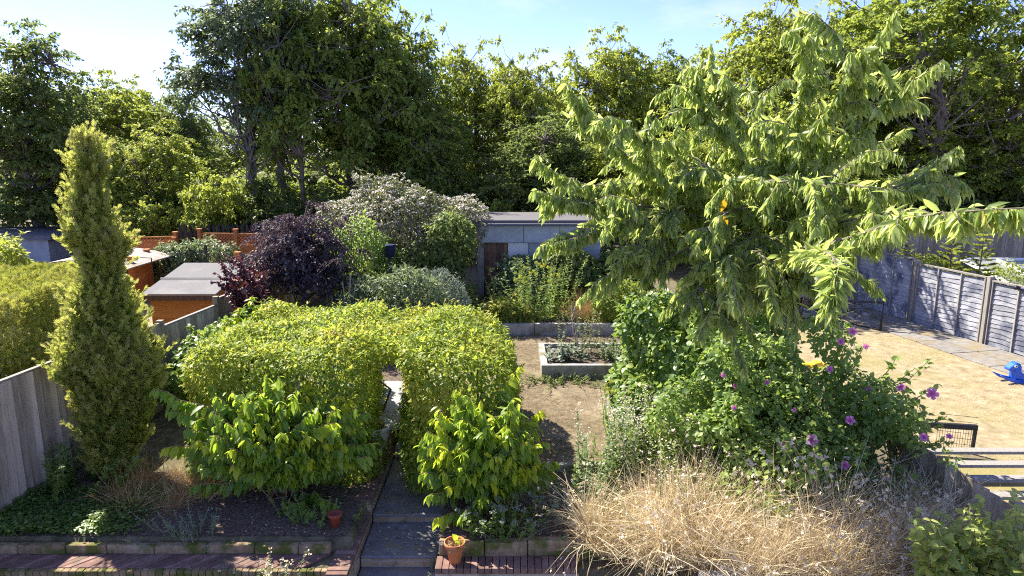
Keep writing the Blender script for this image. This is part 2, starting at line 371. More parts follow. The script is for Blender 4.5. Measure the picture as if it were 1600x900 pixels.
def brickmat(name, cols, mortar, off=(0, 0, 0), rotx=True):
    m, n, out = newmat(name)
    t = n.nodes.new("ShaderNodeTexCoord"); mpn = n.nodes.new("ShaderNodeMapping")
    if rotx: mpn.inputs['Rotation'].default_value = (math.pi / 2, 0, 0)
    n.links.new(t.outputs['Object'], mpn.inputs[0])
    b = n.nodes.new("ShaderNodeTexBrick"); b.inputs['Scale'].default_value = 1.0
    b.inputs['Brick Width'].default_value = .225; b.inputs['Row Height'].default_value = .075; b.inputs['Mortar Size'].default_value = .008
    b.inputs['Color1'].default_value = (*cols[0], 1); b.inputs['Color2'].default_value = (*cols[1], 1); b.inputs['Mortar'].default_value = (*mortar, 1)
    n.links.new(mpn.outputs[0], b.inputs['Vector'])
    z = n.nodes.new("ShaderNodeTexNoise"); z.inputs['Scale'].default_value = 7; z.inputs['Detail'].default_value = 8; n.links.new(t.outputs['Object'], z.inputs['Vector'])
    r = ramp(n, z.outputs[0], [(0, 0, 0), (1, 1, 1)], [.50, .78])
    mm = n.nodes.new("ShaderNodeMix"); mm.data_type = 'RGBA'; n.links.new(r, mm.inputs[0]); n.links.new(b.outputs[0], mm.inputs[6]); mm.inputs[7].default_value = (.085, .085, .03, 1)
    p = n.nodes.new("ShaderNodeBsdfPrincipled"); p.inputs['Roughness'].default_value = .9; n.links.new(mm.outputs[2], p.inputs['Base Color'])
    bp = n.nodes.new("ShaderNodeBump"); bp.inputs['Strength'].default_value = .6; bp.inputs['Distance'].default_value = .012; bp.invert = True
    n.links.new(b.outputs[1], bp.inputs['Height']); n.links.new(bp.outputs[0], p.inputs['Normal']); n.links.new(p.outputs[0], out.inputs[0]); return m
BRICK = brickmat('yellow_stock_brick', [(.46, .34, .19), (.34, .23, .13)], (.38, .34, .28))
BRICKPAV = solid('brown_brick_paver', [(.10, .055, .045), (.20, .115, .09), (.32, .21, .17)], 12, .85, .4, rndmix=.5, dirt=((.10, .09, .06), 4, .55, .75))

G_WOOD = leafmat('leaf_maple', [(.10, .145, .03), (.17, .235, .045), (.25, .31, .055), (.36, .39, .075)], (.50, .58, .08), .5, .5, .25)
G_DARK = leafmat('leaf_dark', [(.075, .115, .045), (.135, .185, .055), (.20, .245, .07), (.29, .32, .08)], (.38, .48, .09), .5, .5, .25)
G_BRIGHT = leafmat('leaf_bright', [(.15, .20, .035), (.24, .30, .045), (.33, .38, .06), (.44, .45, .09)], (.58, .64, .09), .5, .5, .25)
G_GREY = leafmat('leaf_willow', [(0.085, 0.133, 0.067), (0.142, 0.190, 0.095), (0.209, 0.266, 0.133), (0.304, 0.342, 0.171)], (.26, .34, .10))
G_HEDGE = leafmat('leaf_hedge', [(.08, .14, .02), (.14, .22, .025), (.22, .30, .035), (.34, .37, .045), (.48, .36, .06)], (.66, .76, .10), .52, .5, .3)
G_BIG = leafmat('leaf_large', [(.07, .13, .022), (.12, .21, .03), (.19, .31, .035), (.36, .46, .03), (.55, .58, .03)], (.62, .80, .08), .52, .42, .45)
G_CHERRY = leafmat('leaf_cherry', [(.16, .24, .05), (.25, .34, .08), (.34, .43, .12), (.46, .52, .18), (.60, .44, .14)], (.72, .82, .20), .6, .42, .5)
G_CYP = leafmat('leaf_cypress', [(.12, .17, .03), (.21, .27, .045), (.33, .37, .07), (.45, .45, .11), (.46, .38, .18)], (.62, .68, .12), .5, .6, .2)
G_GOLD = leafmat('leaf_golden', [(.11, .16, .035), (.21, .27, .045), (.33, .37, .065), (.46, .45, .13)], (.50, .50, .06), .35, .5, .3)
G_PURPLE = leafmat('leaf_purple', [(.03, .02, .026), (.055, .038, .046), (.09, .07, .078), (.15, .13, .14)], (.2, .1, .12), .25, .6, .2)
G_WINE = leafmat('leaf_wine', [(0.053, 0.018, 0.027), (0.105, 0.033, 0.042), (0.165, 0.068, 0.075)], (.22, .04, .05), .3, .4, .4)
G_GLOSSY = leafmat('leaf_glossy', [(.06, .12, .03), (.11, .19, .04), (.18, .28, .05), (.32, .40, .08)], (.48, .62, .10), .42, .4, .45)
G_HIB = leafmat('leaf_hibiscus', [(.09, .16, .045), (.15, .25, .055), (.24, .34, .08), (.36, .44, .12)], (.55, .66, .12), .5, .45, .4)
G_SILVER = leafmat('leaf_silver', [(0.144, 0.192, 0.132), (0.228, 0.276, 0.204), (0.336, 0.372, 0.300)], (.22, .28, .14), .25, .6, .2)
G_SAGE = leafmat('leaf_sage', [(.08, .13, .055), (.13, .19, .08), (.20, .26, .12), (.30, .35, .18)], (.45, .55, .20), .4, .5, .3)
STRAW = leafmat('straw', [(.24, .16, .07), (.58, .47, .27), (.78, .68, .45), (.88, .82, .66)], (.60, .44, .22), .3, .7, .2)
RUST = leafmat('rust_straw', [(.36, .22, .08), (.54, .36, .15), (.70, .52, .27)], (.45, .28, .10), .3, .7, .2)
FLUFF = leafmat('seed_fluff', [(.55, .46, .33), (.70, .62, .48), (.80, .76, .66)], (.7, .62, .48), .35, .8, .1)
WHITEF = leafmat('white_blossom', [(.50, .44, .38), (.66, .61, .55), (.78, .75, .70)], (.6, .56, .5), .3, .7, .1)
PINKF = leafmat('pink_petal', [(.30, .01, .10), (.60, .14, .42), (.78, .42, .68)], (.7, .16, .42), .4, .6, .2)
YELF = leafmat('yellow_petal', [(.70, .62, .03), (.80, .75, .10)], (.8, .7, .05), .3, .6, .2)
LITTER = leafmat('leaf_litter', [(.25, .16, .08), (.45, .33, .17), (.62, .52, .34)], (.4, .3, .12), .1, .8, .1)

# ------------------------------------------------------------------ ground and sheets
def grid_mesh(name, xs, ys, zf, m, off=0.):
    X, Y = np.meshgrid(xs, ys); V = np.stack([X, Y, zf(X, Y) + off], -1).reshape(-1, 3); a = len(xs); b = len(ys)
    i = np.arange(b - 1)[:, None] * a + np.arange(a - 1)[None]; Q = np.stack([i, i + 1, i + a + 1, i + a], -1).reshape(-1, 4)
    return link(name, V, Q, np.full(len(V), .5), m)
xs = np.concatenate([np.linspace(-110, -11, 22), np.arange(-10.9, 13.5, .1), np.linspace(14, 110, 22)])
ys = np.concatenate([np.linspace(-20, 4, 8), np.arange(4.2, 6.9, .3), [6.97, 6.99], np.arange(7.04, 7.35, .1), [7.34, 7.40], np.arange(7.5, 15.35, .1), [15.38, 15.48], np.arange(15.6, 25, .2), np.linspace(25.5, 200, 60)])
struct(grid_mesh('ground', xs, ys, Z, GROUND))
def patch(name, c4, m, off, nu=60, nv=60, wob=.05, seed=1):
    c = np.array(c4, float); u, v = np.meshgrid(np.linspace(0, 1, nu), np.linspace(0, 1, nv))
    P = ((1 - u) * (1 - v))[..., None] * c[0] + (u * (1 - v))[..., None] * c[1] + (u * v)[..., None] * c[2] + ((1 - u) * v)[..., None] * c[3]
    q = np.concatenate([P.reshape(-1, 2), np.zeros((nu * nv, 1))], 1); dx = noise3(q, 3.1, seed) * wob; dy = noise3(q, 2.7, seed + 5) * wob
    x = q[:, 0] + dx; y = q[:, 1] + dy; V = np.stack([x, y, Z(x, y) + off], 1)
    i = np.arange(nv - 1)[:, None] * nu + np.arange(nu - 1)[None]; Q = np.stack([i, i + 1, i + nu + 1, i + nu], -1).reshape(-1, 4)
    return struct(link(name, V, Q, np.full(len(V), .5), m))
patch('soil_bed', [(-6.3, 7.42), (-1.95, 7.42), (-1.95, 9.0), (-6.3, 9.0)], SOIL, .012, 120, 60, .0, 2)
patch('soil_bed', [(-.86, 7.3), (4.8, 7.3), (4.8, 9.2), (-.86, 9.2)], SOIL, .012, 120, 60, .0, 3)
patch('soil_bed', [(-5.6, 12.4), (-1.6, 12.4), (-1.4, 19.5), (-5.3, 19.5)], SOIL, .012, 60, 80, .03, 4)
patch('soil_bed', [(-.5, 15.6), (5.0, 15.6), (5.0, 19.5), (-.5, 19.5)], SOIL, .012, 60, 60, .0, 5)
patch('lawn', [(-.6, 9.05), (3.4, 9.05), (3.2, 15.3), (-1.3, 15.3)], LAWN_OWN, .016, 60, 90, .03, 6)
patch('gravel_path', [(-2.35, 10.35), (-.75, 10.35), (-.55, 17.5), (-2.6, 17.5)], GRAVEL, .010, 20, 90, .03, 7)
patch('dry_lawn', [(5.1, 4.8), (13.8, 4.8), (8.15, 18.2), (4.7, 18.2)], LAWN_DRY, .012, 60, 110, .0, 8)
patch('dirt_patch', [(-12.5, 9), (-6.5, 9), (-6.1, 22), (-12.5, 22)], LAWN_DRY, .012, 50, 80, .05, 9)

# right neighbour: paving along the lap fence
FR0 = np.array([10.05, 14.27]); FR1 = np.array([9.65, 16.27]); FD = (FR1 - FR0) / np.linalg.norm(FR1 - FR0); FN = np.array([-FD[1], FD[0]])
def frp(t, s): return FR0 + FD * t + FN * s       # s > 0 towards our side (left)
mb = MB(); rng = RG(21)
if (FN[0] > 0): FN = -FN
t = -6.0
while t < 4.4:
    L = .85 + .1 * rng.random()
    for s0 in (.08, .70):
        a = frp(t + rng.normal() * .02, s0); h = 1.012 + .012 * rng.random()
        p = [frp(t, s0), frp(t + L - .02, s0), frp(t + L - .02, s0 + .60), frp(t, s0 + .60)]
        mb.hexa([(q[0], q[1], .96) for q in p] + [(q[0], q[1], h + .02) for q in p])
    t += L
struct(part('paving', mb, PAVE, None, False, .006))

# ------------------------------------------------------------------ steps, brick edging, retaining walls
st = thing('garden_steps', 'slate topped brick steps climbing through the hedge arch', 'steps', (-1.35, 7.2, 0))
SX0, SX1 = -1.80, -.90
for i, (y0, y1, z) in enumerate([(6.6, 7.46, .15), (7.46, 8.22, .30), (8.22, 9.93, .42), (9.93, 10.42, .56)]):
    mb = MB(); mb.box(SX0, SX1, y0 + .02, y1 + .02, -.05 if z < .4 else z - .4, z - .038); part('riser', mb, BRICK, st)
    mb = MB()
    if z == .42:
        mb.box(SX0, SX1, y0, 9.06, z - .036, z); mb.box(SX0, SX1, 9.07, y1 + .02, z - .036, z)
    else: mb.box(SX0, SX1, y0, y1 + .018, z - .036, z)
    part('tread', mb, SLATE, st, False, .006)
# litter on steps
rng = RG(4); n = 42
P = np.stack([SX0 + .05 + rng.random(n) ** 1.5 * .85, 7.5 + rng.random(n) ** 1.6 * 1.6, np.zeros(n)], 1); P[:, 2] = np.where(P[:, 1] < 8.22, .308, .428)
o = link_leaves('fallen_leaves', inst('kite', P, RV(rng, n) * [1, 1, .1], UP + RV(rng, n) * .3, .03 + .04 * rng.random(n), 1, rng.random(n)), LITTER)
tag(o, 'dry fallen leaves scattered over the slate steps', None, kind='stuff'); o['category'] = 'leaves'

def brickcap(name, label, x0, x1, y0, y1, ztop, zbot, along='x', capmat=None):
    r = thing(name, label, 'wall', ((x0 + x1) / 2, (y0 + y1) / 2, zbot))
    mb = MB(); mb.box(x0, x1, y0, y1, zbot, ztop - .068); part('wall', mb, BRICK, r)
    mb = MB(); g = RG(int(abs(x0 * 100)) + 1)
    if along == 'x':
        q = x0
        while q < x1 - .03:
            e = min(q + .072, x1); mb.box(q, e, y0 - .004, y1 + .004, ztop - .066, ztop - .004 * g.random()); q += .080
    else:
        q = y0
        while q < y1 - .03:
            e = min(q + .072, y1); mb.box(x0 - .004, x1 + .004, q, e, ztop - .066, ztop - .004 * g.random()); q += .080
    part('coping', mb, capmat or MOSSY, r, False, .004)
    return r
brickcap('brick_wall', 'low front wall with header coping left of the slate steps', -9.0, -2.06, 6.93, 6.985, .452, 0)
brickcap('brick_wall', 'low front wall with header coping under the terracotta pot', -.86, .75, 6.97, 7.21, .46, 0, 'x', BRICKPAV)
brickcap('brick_wall', 'narrow brick wall climbing along the left side of the steps', -2.05, -1.82, 6.86, 8.2, .46, 0, 'y', BRICKPAV)
brickcap('brick_wall', 'upper brick kerb beside the grey planter', -2.05, -1.82, 8.22, 9.9, .62, .2, 'y', BRICKPAV)
# slanted paver strip
mb = MB(); x = -9.0; rng = RG(8)
while x < -2.2:
    h = .45 + .006 * rng.random(); y0, y1 = 6.995, 7.262; sl = .24
    q = [(x, y0), (x + .094, y0), (x + .094 + sl, y1), (x + sl, y1)]
    if x + .094 + sl < -2.06: mb.hexa([(a, b, .40) for a, b in q] + [(a, b, h) for a, b in q])
    x += .104
struct(part('brick_path', mb, BRICKPAV, None, False, .004))
# mossy stone edging, left and right
def edging(label, x0, x1, y0, y1, z0, z1, seed, cat='edging'):
    mb = MB(); x = x0; g = RG(seed)
    while x < x1 - .1:
        e = min(x + .42 + .2 * g.random(), x1); a, b = g.normal(size=2) * .008
        mb.hexa([(x, y0 + a, z0), (e - .008, y0 + b, z0), (e - .008, y1 + b, z0), (x, y1 + a, z0), (x, y0 + a, z1 + a), (e - .008, y0 + b, z1 + a), (e - .008, y1 + b, z1 + b), (x, y1 + a, z1 + b)]); x = e
    return tag(center_obj(part('stone_edging', mb, MOSSY, None, True, .014)), label, cat)
edging('mossy sandstone edging between brick strip and left soil bed', -9.0, -2.1, 7.275, 7.37, .38, .555, 5)
edging('mossy stone edging behind the terracotta pot wall', -.84, 1.2, 7.22, 7.33, .38, .63, 6)

def conc_rail(name, label, pts, w_, h, z0, mat=CONC, close=False):
    mb = MB(); k = len(pts)
    for i in range(k if close else k - 1):
        a = np.array([*pts[i], z0 + h / 2]); b = np.array([*pts[(i + 1) % k], z0 + h / 2]); d = nrm(b - a)
        mb.bar(a + d * (w_ / 2 + .002), b + d * (w_ / 2 - .002) if i < k - 1 or close else b, w_, h)
    return tag(center_obj(part(name, mb, mat, None, False, .006)), label, 'raised bed' if close else 'edging')
# front lawn kerb
mb = MB(); mb.box(.35, 1.6, 9.0, 9.1, .5, .73); mb.box(1.61, 3.2, 9.0, 9.1, .5, .725)
tag(center_obj(part('concrete_kerb', mb, CONC, None, False, .006)), 'flat grey concrete kerb along the front of the brown lawn', 'kerb')
# raised bed
rb = thing('raised_bed', 'square raised bed of mossy concrete slabs on brown lawn', 'raised bed', (1.5, 13.3, .82))
for (x0, x1, y0, y1) in [(.56, 2.45, 12.55, 12.67), (.56, 2.45, 14.05, 14.15), (.56, .68, 12.673, 14.047), (2.33, 2.45, 12.673, 14.047)]:
    mb = MB(); mb.box(x0, x1, y0, y1, .70, 1.07); part('side_slab', mb, CONC, rb, False, .006)
mb = MB(); mb.box(.682, 2.328, 12.673, 14.047, .72, .99); part('soil', mb, SOIL, rb)
# back retaining wall
mb = MB()
for i in range(4): mb.box(-.40 + i * .92, -.40 + i * .92 + .912, 15.36, 15.50, .7, 1.17 + .006 * (i % 2))
tag(center_obj(part('retaining_wall', mb, CONC, None, False, .006)), 'long concrete slab wall holding up the bed before the shed', 'wall')
mb = MB(); mb.box(2.75, 3.9, 10.9, 11.0, .6, 1.06); mb.box(2.75, 2.85, 11.003, 12.2, .6, 1.055)
tag(center_obj(part('timber_edging', mb, PALEWOOD, None, False, .005)), 'low silvered timber edging at the right of the brown lawn', 'edging')
# sleeper trough with dry grass
mb = MB(); mb.box(1.85, 4.55, 6.12, 6.22, .0, .93); mb.box(4.45, 4.55, 6.223, 7.28, 0, .99)
tag(center_obj(part('timber_planter', mb, PALEWOOD, None, False, .006)), 'long timber sided planter full of straw grass at bottom right', 'planter')
mb = MB(); mb.box(1.952, 4.448, 6.223, 7.9, .0, .86); struct(part('soil_fill', mb, SOIL, None))

# ------------------------------------------------------------------ fences
def closeboard(name, label, pts, ztops, zbot, side, mat, bays, boardw=.115, capm=None, postm=None):
    """pts: start,end in plan; side=+1 boards on the left of the direction"""
    a = np.array(pts[0], float); b = np.array(pts[1], float); d = nrm(b - a); nn = np.array([-d[1], d[0]]) * side; L = np.linalg.norm(b - a)
    root = thing(name, label, 'fence', (*((a + b) / 2), Z((a + b)[0] / 2, (a + b)[1] / 2))); g = RG(int(L * 100)); bl = L / bays
    for i in range(bays):
        mb = MB(); z1 = ztops[i]; q = .06
        p0 = a + d * (i * bl)
        while q < bl - .06:
            e = min(q + boardw + .012, bl - .052); s = p0 + d * q; t2 = p0 + d * e; o0 = nn * .045; o1 = nn * .002; tk = nn * .014; zz = z1 + g.normal() * .003
            zb = zbot + .0
            mb.hexa([(*(s + o1), zb), (*(t2 + o0), zb), (*(t2 + o0 + tk), zb), (*(s + o1 + tk * .6), zb), (*(s + o1), zz), (*(t2 + o0), zz), (*(t2 + o0 + tk), zz), (*(s + o1 + tk * .6), zz)])
            q += boardw
        part('board_panel', mb, mat, root)
        for zz in (z1 - .25, z1 - 1.2):
            mb = MB(); mb.bar((*(p0 + d * .055 - nn * .02), zz), (*(p0 + d * (bl - .055) - nn * .02), zz), .04, .07); part('rail', mb, postm or mat, root)
        if capm:
            mb = MB(); mb.bar((*(p0 + d * .055 + nn * .01), z1 + .018), (*(p0 + d * (bl - .055) + nn * .01), z1 + .018), .06, .022); part('capping', mb, capm, root)
    for i in range(bays + 1):
        mb = MB(); p = a + d * (i * bl); z1 = max(ztops[min(i, bays - 1)], ztops[max(i - 1, 0)]) + .06
        mb.bar((*p, zbot - .1), (*p, z1), .10, .10); part('post', mb, postm or mat, root, False, .004)
    return root
closeboard('board_fence', 'weathered feather edge fence along the left side behind the columnar cypress', [(-6.58, 6.1), (-5.55, 14.9)], [2.30, 2.22, 2.17, 2.10, 2.22], .45, -1, OLDWOOD, 5, capm=PALEWOOD)
closeboard('board_fence', 'same old board fence continuing beside the purple tree', [(-5.54, 15.0), (-5.0, 20.5)], [2.3, 2.4, 2.5], .9, -1, OLDWOOD, 3)
closeboard('board_fence', 'shaded plank fence below the pink flowered hibiscus at lower right', [(5.0, 4.4), (4.82, 9.9)], [1.60, 1.60, 1.66], .4, 1, OLDWOOD, 3, .15)
closeboard('board_fence', 'hidden boundary fence behind cherry and leafy bushes', [(4.82, 10.0), (4.5, 17.2)], [1.6, 1.7, 1.8, 1.8], .8, 1, OLDWOOD, 4, .15)
closeboard('board_fence', 'tall grey board fence at the far right behind the small spruces', [(8.9, 22.2), (19.5, 20.6)], [2.9, 2.85, 2.75, 2.7, 2.7], .9, -1, OLDWOOD, 5, .13)

# waney-lap panel fence
for i in range(-3, 4):
    pass
lf = thing('lap_fence', 'pale blue grey lap panel fence along the right of the dry lawn', 'fence', (*frp(0, 0), 1.0)); rng = RG(31)
for i in range(-3, 4):
    t0 = i * 2.04; ztop = 2.42 + .045 * i + (.05 if i >= 1 else 0); d3 = np.array([*FD, 0]); n3 = np.array([*FN, 0])
    mb = MB(); ns = 13; zb = 1.04; hh = (ztop - zb - .04) / ns; nseg = 22
    for s in range(ns):
        z0 = zb + s * hh; us = np.linspace(.07, 1.97, nseg); wv = .012 * np.sin(us * (5 + 3 * rng.random()) + rng.random() * 9) + .004 * rng.normal(size=nseg); V = []
        for k, u in enumerate(us):
            b = np.array([*frp(t0 + u, 0), 0])
            V += [b + n3 * .030 + UP * (z0 - .012 + wv[k]), b + n3 * .012 + UP * (z0 + hh + .012), b + n3 * .004 + UP * (z0 + hh + .012), b + n3 * .020 + UP * (z0 - .012 + wv[k])]
        fs = [(4 * k + j, 4 * k + (j + 1) % 4, 4 * k + 4 + (j + 1) % 4, 4 * k + 4 + j) for k in range(nseg - 1) for j in range(4)]
        mb.add(V, fs, min(1, max(0, .5 + .25 * math.sin(i * 2.3) + .5 * (rng.random() - .5))))
    part('lap_panel', mb, LAPWOOD, lf)
    mb = MB(); P3 = lambda u, s, z: np.array([*frp(t0 + u, s), z])
    for u in (.09, .70, 1.33, 1.94): mb.bar(P3(u, .042, zb - .02), P3(u, .042, ztop), .022, .035)
    mb.bar(P3(.07, .02, ztop + .02), P3(1.97, .02, ztop + .02), .075, .03); part('frame', mb, PALEWOOD, lf)
    mb = MB(); mb.bar(P3(2.02, .02, .9), P3(2.02, .02, ztop + .10), .10, .10); part('post', mb, PALEWOOD, lf, False, .004)
b0 = np.array([*frp(-.72, .06), 2.37])
mb = MB(); mb.tube([b0, b0 + np.array([*FN, 0]) * .10 + UP * .01], [.03, .05], 10); mb.tube([b0 - UP * .03 + np.array([*FD, 0]) * .1, b0 - UP * .03 - np.array([*FD, 0]) * .1], .012, 6)
tag(center_obj(part('fence_lamp', mb, BLACK, None, True)), 'small dark lamp fixed near the top of the right lap fence', 'lamp')

# orange trellis fences, left neighbour
def trellis_fence(label, a, b, ztop, zbot, tr, bays, trellis=True, tops=None):
    a = np.array(a, float); b = np.array(b, float); d = nrm(b - a); L = np.linalg.norm(b - a); bl = L / bays; d3 = np.array([*d, 0])
    root = thing('trellis_fence', label, 'fence', (*((a + b) / 2), zbot))
    for i in range(bays):
        p0 = np.array([*(a + d * bl * i), 0]); mb = MB(); z = zbot; zt = ztop - tr
        while z < zt - .02:
            mb.bar(p0 + d3 * .06 + UP * (z + .06), p0 + d3 * (bl - .06) + UP * (z + .06), .022, .118); z += .125
        part('board_panel', mb, ORANGE, root)
        if trellis:
            mb = MB(); s = .11; nx = int((bl - .1) / s) + 1; k = tr - .05
            for j in range(-int(k / s) - 1, nx + 1):
                for sg, yo in ((1, .012), (-1, -.012)):
                    u0 = .06 + j * s; u1 = u0 + k; c0, c1 = max(u0, .06), min(u1, bl - .06)
                    if c1 - c0 < .03: continue
                    z0 = c0 - u0; z1 = c1 - u0
                    if sg < 0: z0, z1 = k - z0, k - z1
                    off = np.array([-d[1], d[0], 0]) * yo
                    mb.bar(p0 + d3 * c0 + off + UP * (zt + .02 + z0), p0 + d3 * c1 + off + UP * (zt + .02 + z1), .012, .03)
            mb.bar(p0 + d3 * .05 + UP * ztop, p0 + d3 * (bl - .05) + UP * ztop, .05, .04); mb.bar(p0 + d3 * .05 + UP * (zt + .0), p0 + d3 * (bl - .05) + UP * (zt + .0), .05, .04)
            part('lattice', mb, ORANGE, root)
    for i in range(bays + 1):
        p0 = np.array([*(a + d * bl * i), 0]); mb = MB(); mb.bar(p0 + UP * (zbot - .1), p0 + UP * (ztop + .12), .11, .11); mb.bar(p0 + UP * (ztop + .12), p0 + UP * (ztop + .16), .15, .15); part('post', mb, ORANGE, root)
    return root
q = lambda px, py, Y: at(px, py, Y)
trellis_fence('orange fence with lattice top at the back of the left garden', at(280, 0, 22.5)[:2], (at(405, 0, 22.5)[0], 22.3), 2.44, 1.1, .36, 2)
trellis_fence('darker orange boarded fence running left of the lattice topped fence', (-10.95, 22.4), (-13.6, 21.6), 2.35, 1.0, .18, 2)
trellis_fence('orange boarded fence side in shade under the curved canopy', (-10.0, 17.9), (-10.9, 22.2), 2.2, 1.0, .1, 3, False)
trellis_fence('orange lattice fence at the far left above the golden hedge', (-14.2, 16.2), (-10.75, 16.2), 1.98, .9, .38, 2)
trellis_fence('short lattice screen glimpsed under the wine red leaves', (-7.3, 18.2), (-6.1, 18.4), 2.28, 1.0, .5, 1)
# dark picket row behind
mb = MB()
for i in range(22):
    x = -11.2 + i * .16; mb.hexa([(x, 23.2, 1.2), (x + .09, 23.2, 1.2), (x + .09, 23.22, 1.2), (x, 23.22, 1.2), (x, 23.2, 2.60), (x + .09, 23.2, 2.60), (x + .09, 23.22, 2.60), (x, 23.22, 2.60)])
    mb.add([(x, 23.2, 2.602), (x + .09, 23.2, 2.602), (x + .09, 23.22, 2.602), (x, 23.22, 2.602), (x + .045, 23.21, 2.70)], [(0, 1, 4), (1, 2, 4), (2, 3, 4), (3, 0, 4), (0, 3, 2, 1)])
mb.box(-11.3, -7.6, 23.222, 23.25, 2.3, 2.38); mb.box(-11.3, -7.6, 23.222, 23.25, 1.6, 1.68)
tag(center_obj(part('picket_fence', mb, BLACK, None)), 'dark pointed picket fence just behind the orange lattice fence', 'fence')

# ------------------------------------------------------------------ sheds and left buildings
sh = thing('orange_shed', 'orange timber shed with grey felt roof over the left fence', 'shed', (-6.6, 14.3, .85))
X0, X1, Y0, Y1 = -7.22, -5.98, 13.5, 15.2
mb = MB(); z = .8
while z < 2.2: mb.box(X0, X1, Y0 + .001 * (z * 10 % 2), Y1, z, z + .118); z += .12
part('wall', mb, ORANGE, sh)
mb = MB(); mb.hexa([(X0 - .12, Y0 - .12, 2.24), (X1 + .12, Y0 - .12, 2.24), (X1 + .12, Y1 + .1, 2.56), (X0 - .12, Y1 + .1, 2.56), (X0 - .12, Y0 - .12, 2.275), (X1 + .12, Y0 - .12, 2.275), (X1 + .12, Y1 + .1, 2.60), (X0 - .12, Y1 + .1, 2.60)], .5)
mb.hexa([(X0 - .13, 14.2, 2.432), (X1 + .13, 14.2, 2.432), (X1 + .13, 14.24, 2.452), (X0 - .13, 14.24, 2.452), (X0 - .13, 14.2, 2.438), (X1 + .13, 14.2, 2.438), (X1 + .13, 14.24, 2.458), (X0 - .13, 14.24, 2.458)], .1)
part('roof', mb, FELT, sh)
mb = MB(); mb.box(X0 - .12, X1 + .12, Y0 - .15, Y0 - .125, 2.15, 2.26); part('fascia', mb, BROWNWOOD, sh)

cs = thing('garden_shed', 'flat roofed garden shed with blue grey fascia at garden end', 'shed', (.9, 19, 1.2))
mb = MB(); mb.box(-1.02, 2.45, 17.85, 20.4, 3.24, 3.31); part('roof', mb, solid('roof_edge', [(.09, .085, .09), (.15, .14, .14)], 6, .8, .2), cs)
mb = MB(); mb.box(-.94, 2.35, 17.95, 18.02, 2.72, 3.236); part('fascia', mb, GREYP, cs)
mb = MB(); mb.box(-.90, -.74, 17.96, 18.06, 1.1, 2.717); part('post', mb, PALEWOOD, cs)
mb = MB()
for i in range(6): mb.box(-.735 + i * .105, -.735 + i * .105 + .10, 18.05, 18.08, 1.15, 2.70)
part('board_wall', mb, BROWNWOOD, cs)
mb = MB(); mb.box(-.10, .42, 18.03, 18.08, 1.15, 2.70); part('door', mb, CREAM, cs, label='cream painted door panel')
mb = MB(); mb.box(.425, 2.28, 18.09, 18.14, 1.15, 2.71); mb.box(2.282, 2.33, 18.1, 20.3, 1.15, 3.2); mb.box(-.93, -.88, 18.08, 20.3, 1.15, 3.2); mb.box(-.875, 2.28, 20.25, 20.3, 1.15, 3.2); part('wall', mb, GREYP, cs)
wn = MB(); wn.box(1.30, 1.86, 17.925, 17.947, 2.66, 2.98); wo_ = part('window', wn, DARKGLASS, cs)
for gx in (.30, 1.24):
    gj = MB(); gj.box(gx, gx + .012, 17.944, 17.949, 2.725, 3.23); part('panel_joint', gj, BLACK, cs)
gt = MB(); gt.tube([(-1.0, 17.80, 3.20), (2.43, 17.80, 3.20)], .04, 8); part('gutter', gt, solid('gutter_grey', [(.10, .10, .105), (.16, .16, .165)], 4, .5, 0), cs)
fr = MB(); fr.box(1.27, 1.298, 17.92, 17.947, 2.64, 3.0); fr.box(1.862, 1.89, 17.92, 17.947, 2.64, 3.0); fr.box(1.30, 1.86, 17.92, 17.947, 2.982, 3.0)
part('frame', fr, GREYP, cs)
# slab roof deck, canopy and others on the left
cn = thing('curved_canopy', 'low curved pale canopy roof beyond the cypress', 'canopy', (-10.9, 18.2, .9))
mb = MB(); n = 14; xs_ = np.linspace(-12.3, -9.7, n); zz = 2.12 + .22 * np.sin(np.linspace(.0, math.pi, n))
for i in range(n - 1):
    mb.hexa([(xs_[i], 17.2, zz[i]), (xs_[i + 1], 17.2, zz[i + 1]), (xs_[i + 1], 19.6, zz[i + 1]), (xs_[i], 19.6, zz[i]), (xs_[i], 17.2, zz[i] + .03), (xs_[i + 1], 17.2, zz[i + 1] + .03), (xs_[i + 1], 19.6, zz[i + 1] + .03), (xs_[i], 19.6, zz[i] + .03)], .5)
part('roof', mb, ROOFCAN, cn)
for (x, y) in [(-12.2, 17.3), (-9.8, 17.3), (-12.2, 19.5), (-9.8, 19.5)]:
    mb = MB(); mb.bar((x, y, .8), (x, y, 2.13), .06); part('post', mb, BLACK, cn)
bx_ = thing('storage_box', 'small grey storage shed with pale lid beside the left lattice fence', 'shed', (-9.9, 15.3, .9))
mb = MB(); mb.box(-10.35, -9.5, 15.0, 15.8, .9, 1.86)
for i in range(8): mb.box(-10.34 + i * .105, -10.28 + i * .105, 14.985, 14.998, .95, 1.82)
part('body', mb, GREYP, bx_)
mb = MB(); mb.hexa([(-10.4, 14.95, 1.862), (-9.45, 14.95, 1.862), (-9.45, 15.85, 1.93), (-10.4, 15.85, 1.93), (-10.4, 14.95, 1.90), (-9.45, 14.95, 1.90), (-9.45, 15.85, 1.99), (-10.4, 15.85, 1.99)]); part('lid', mb, PALEWOOD, bx_)
gb = thing('grey_outbuilding', 'grey flat roofed outbuilding at far left under dark trees', 'outbuilding', (-18.2, 25, 1.3))
mb = MB(); mb.box(-21.0, -16.2, 24, 27, 1.0, 2.05); part('wall', mb, GREYP, gb)
mb = MB(); mb.box(-21.2, -16.0, 23.85, 27.1, 2.052, 2.2); part('roof', mb, FELT, gb)
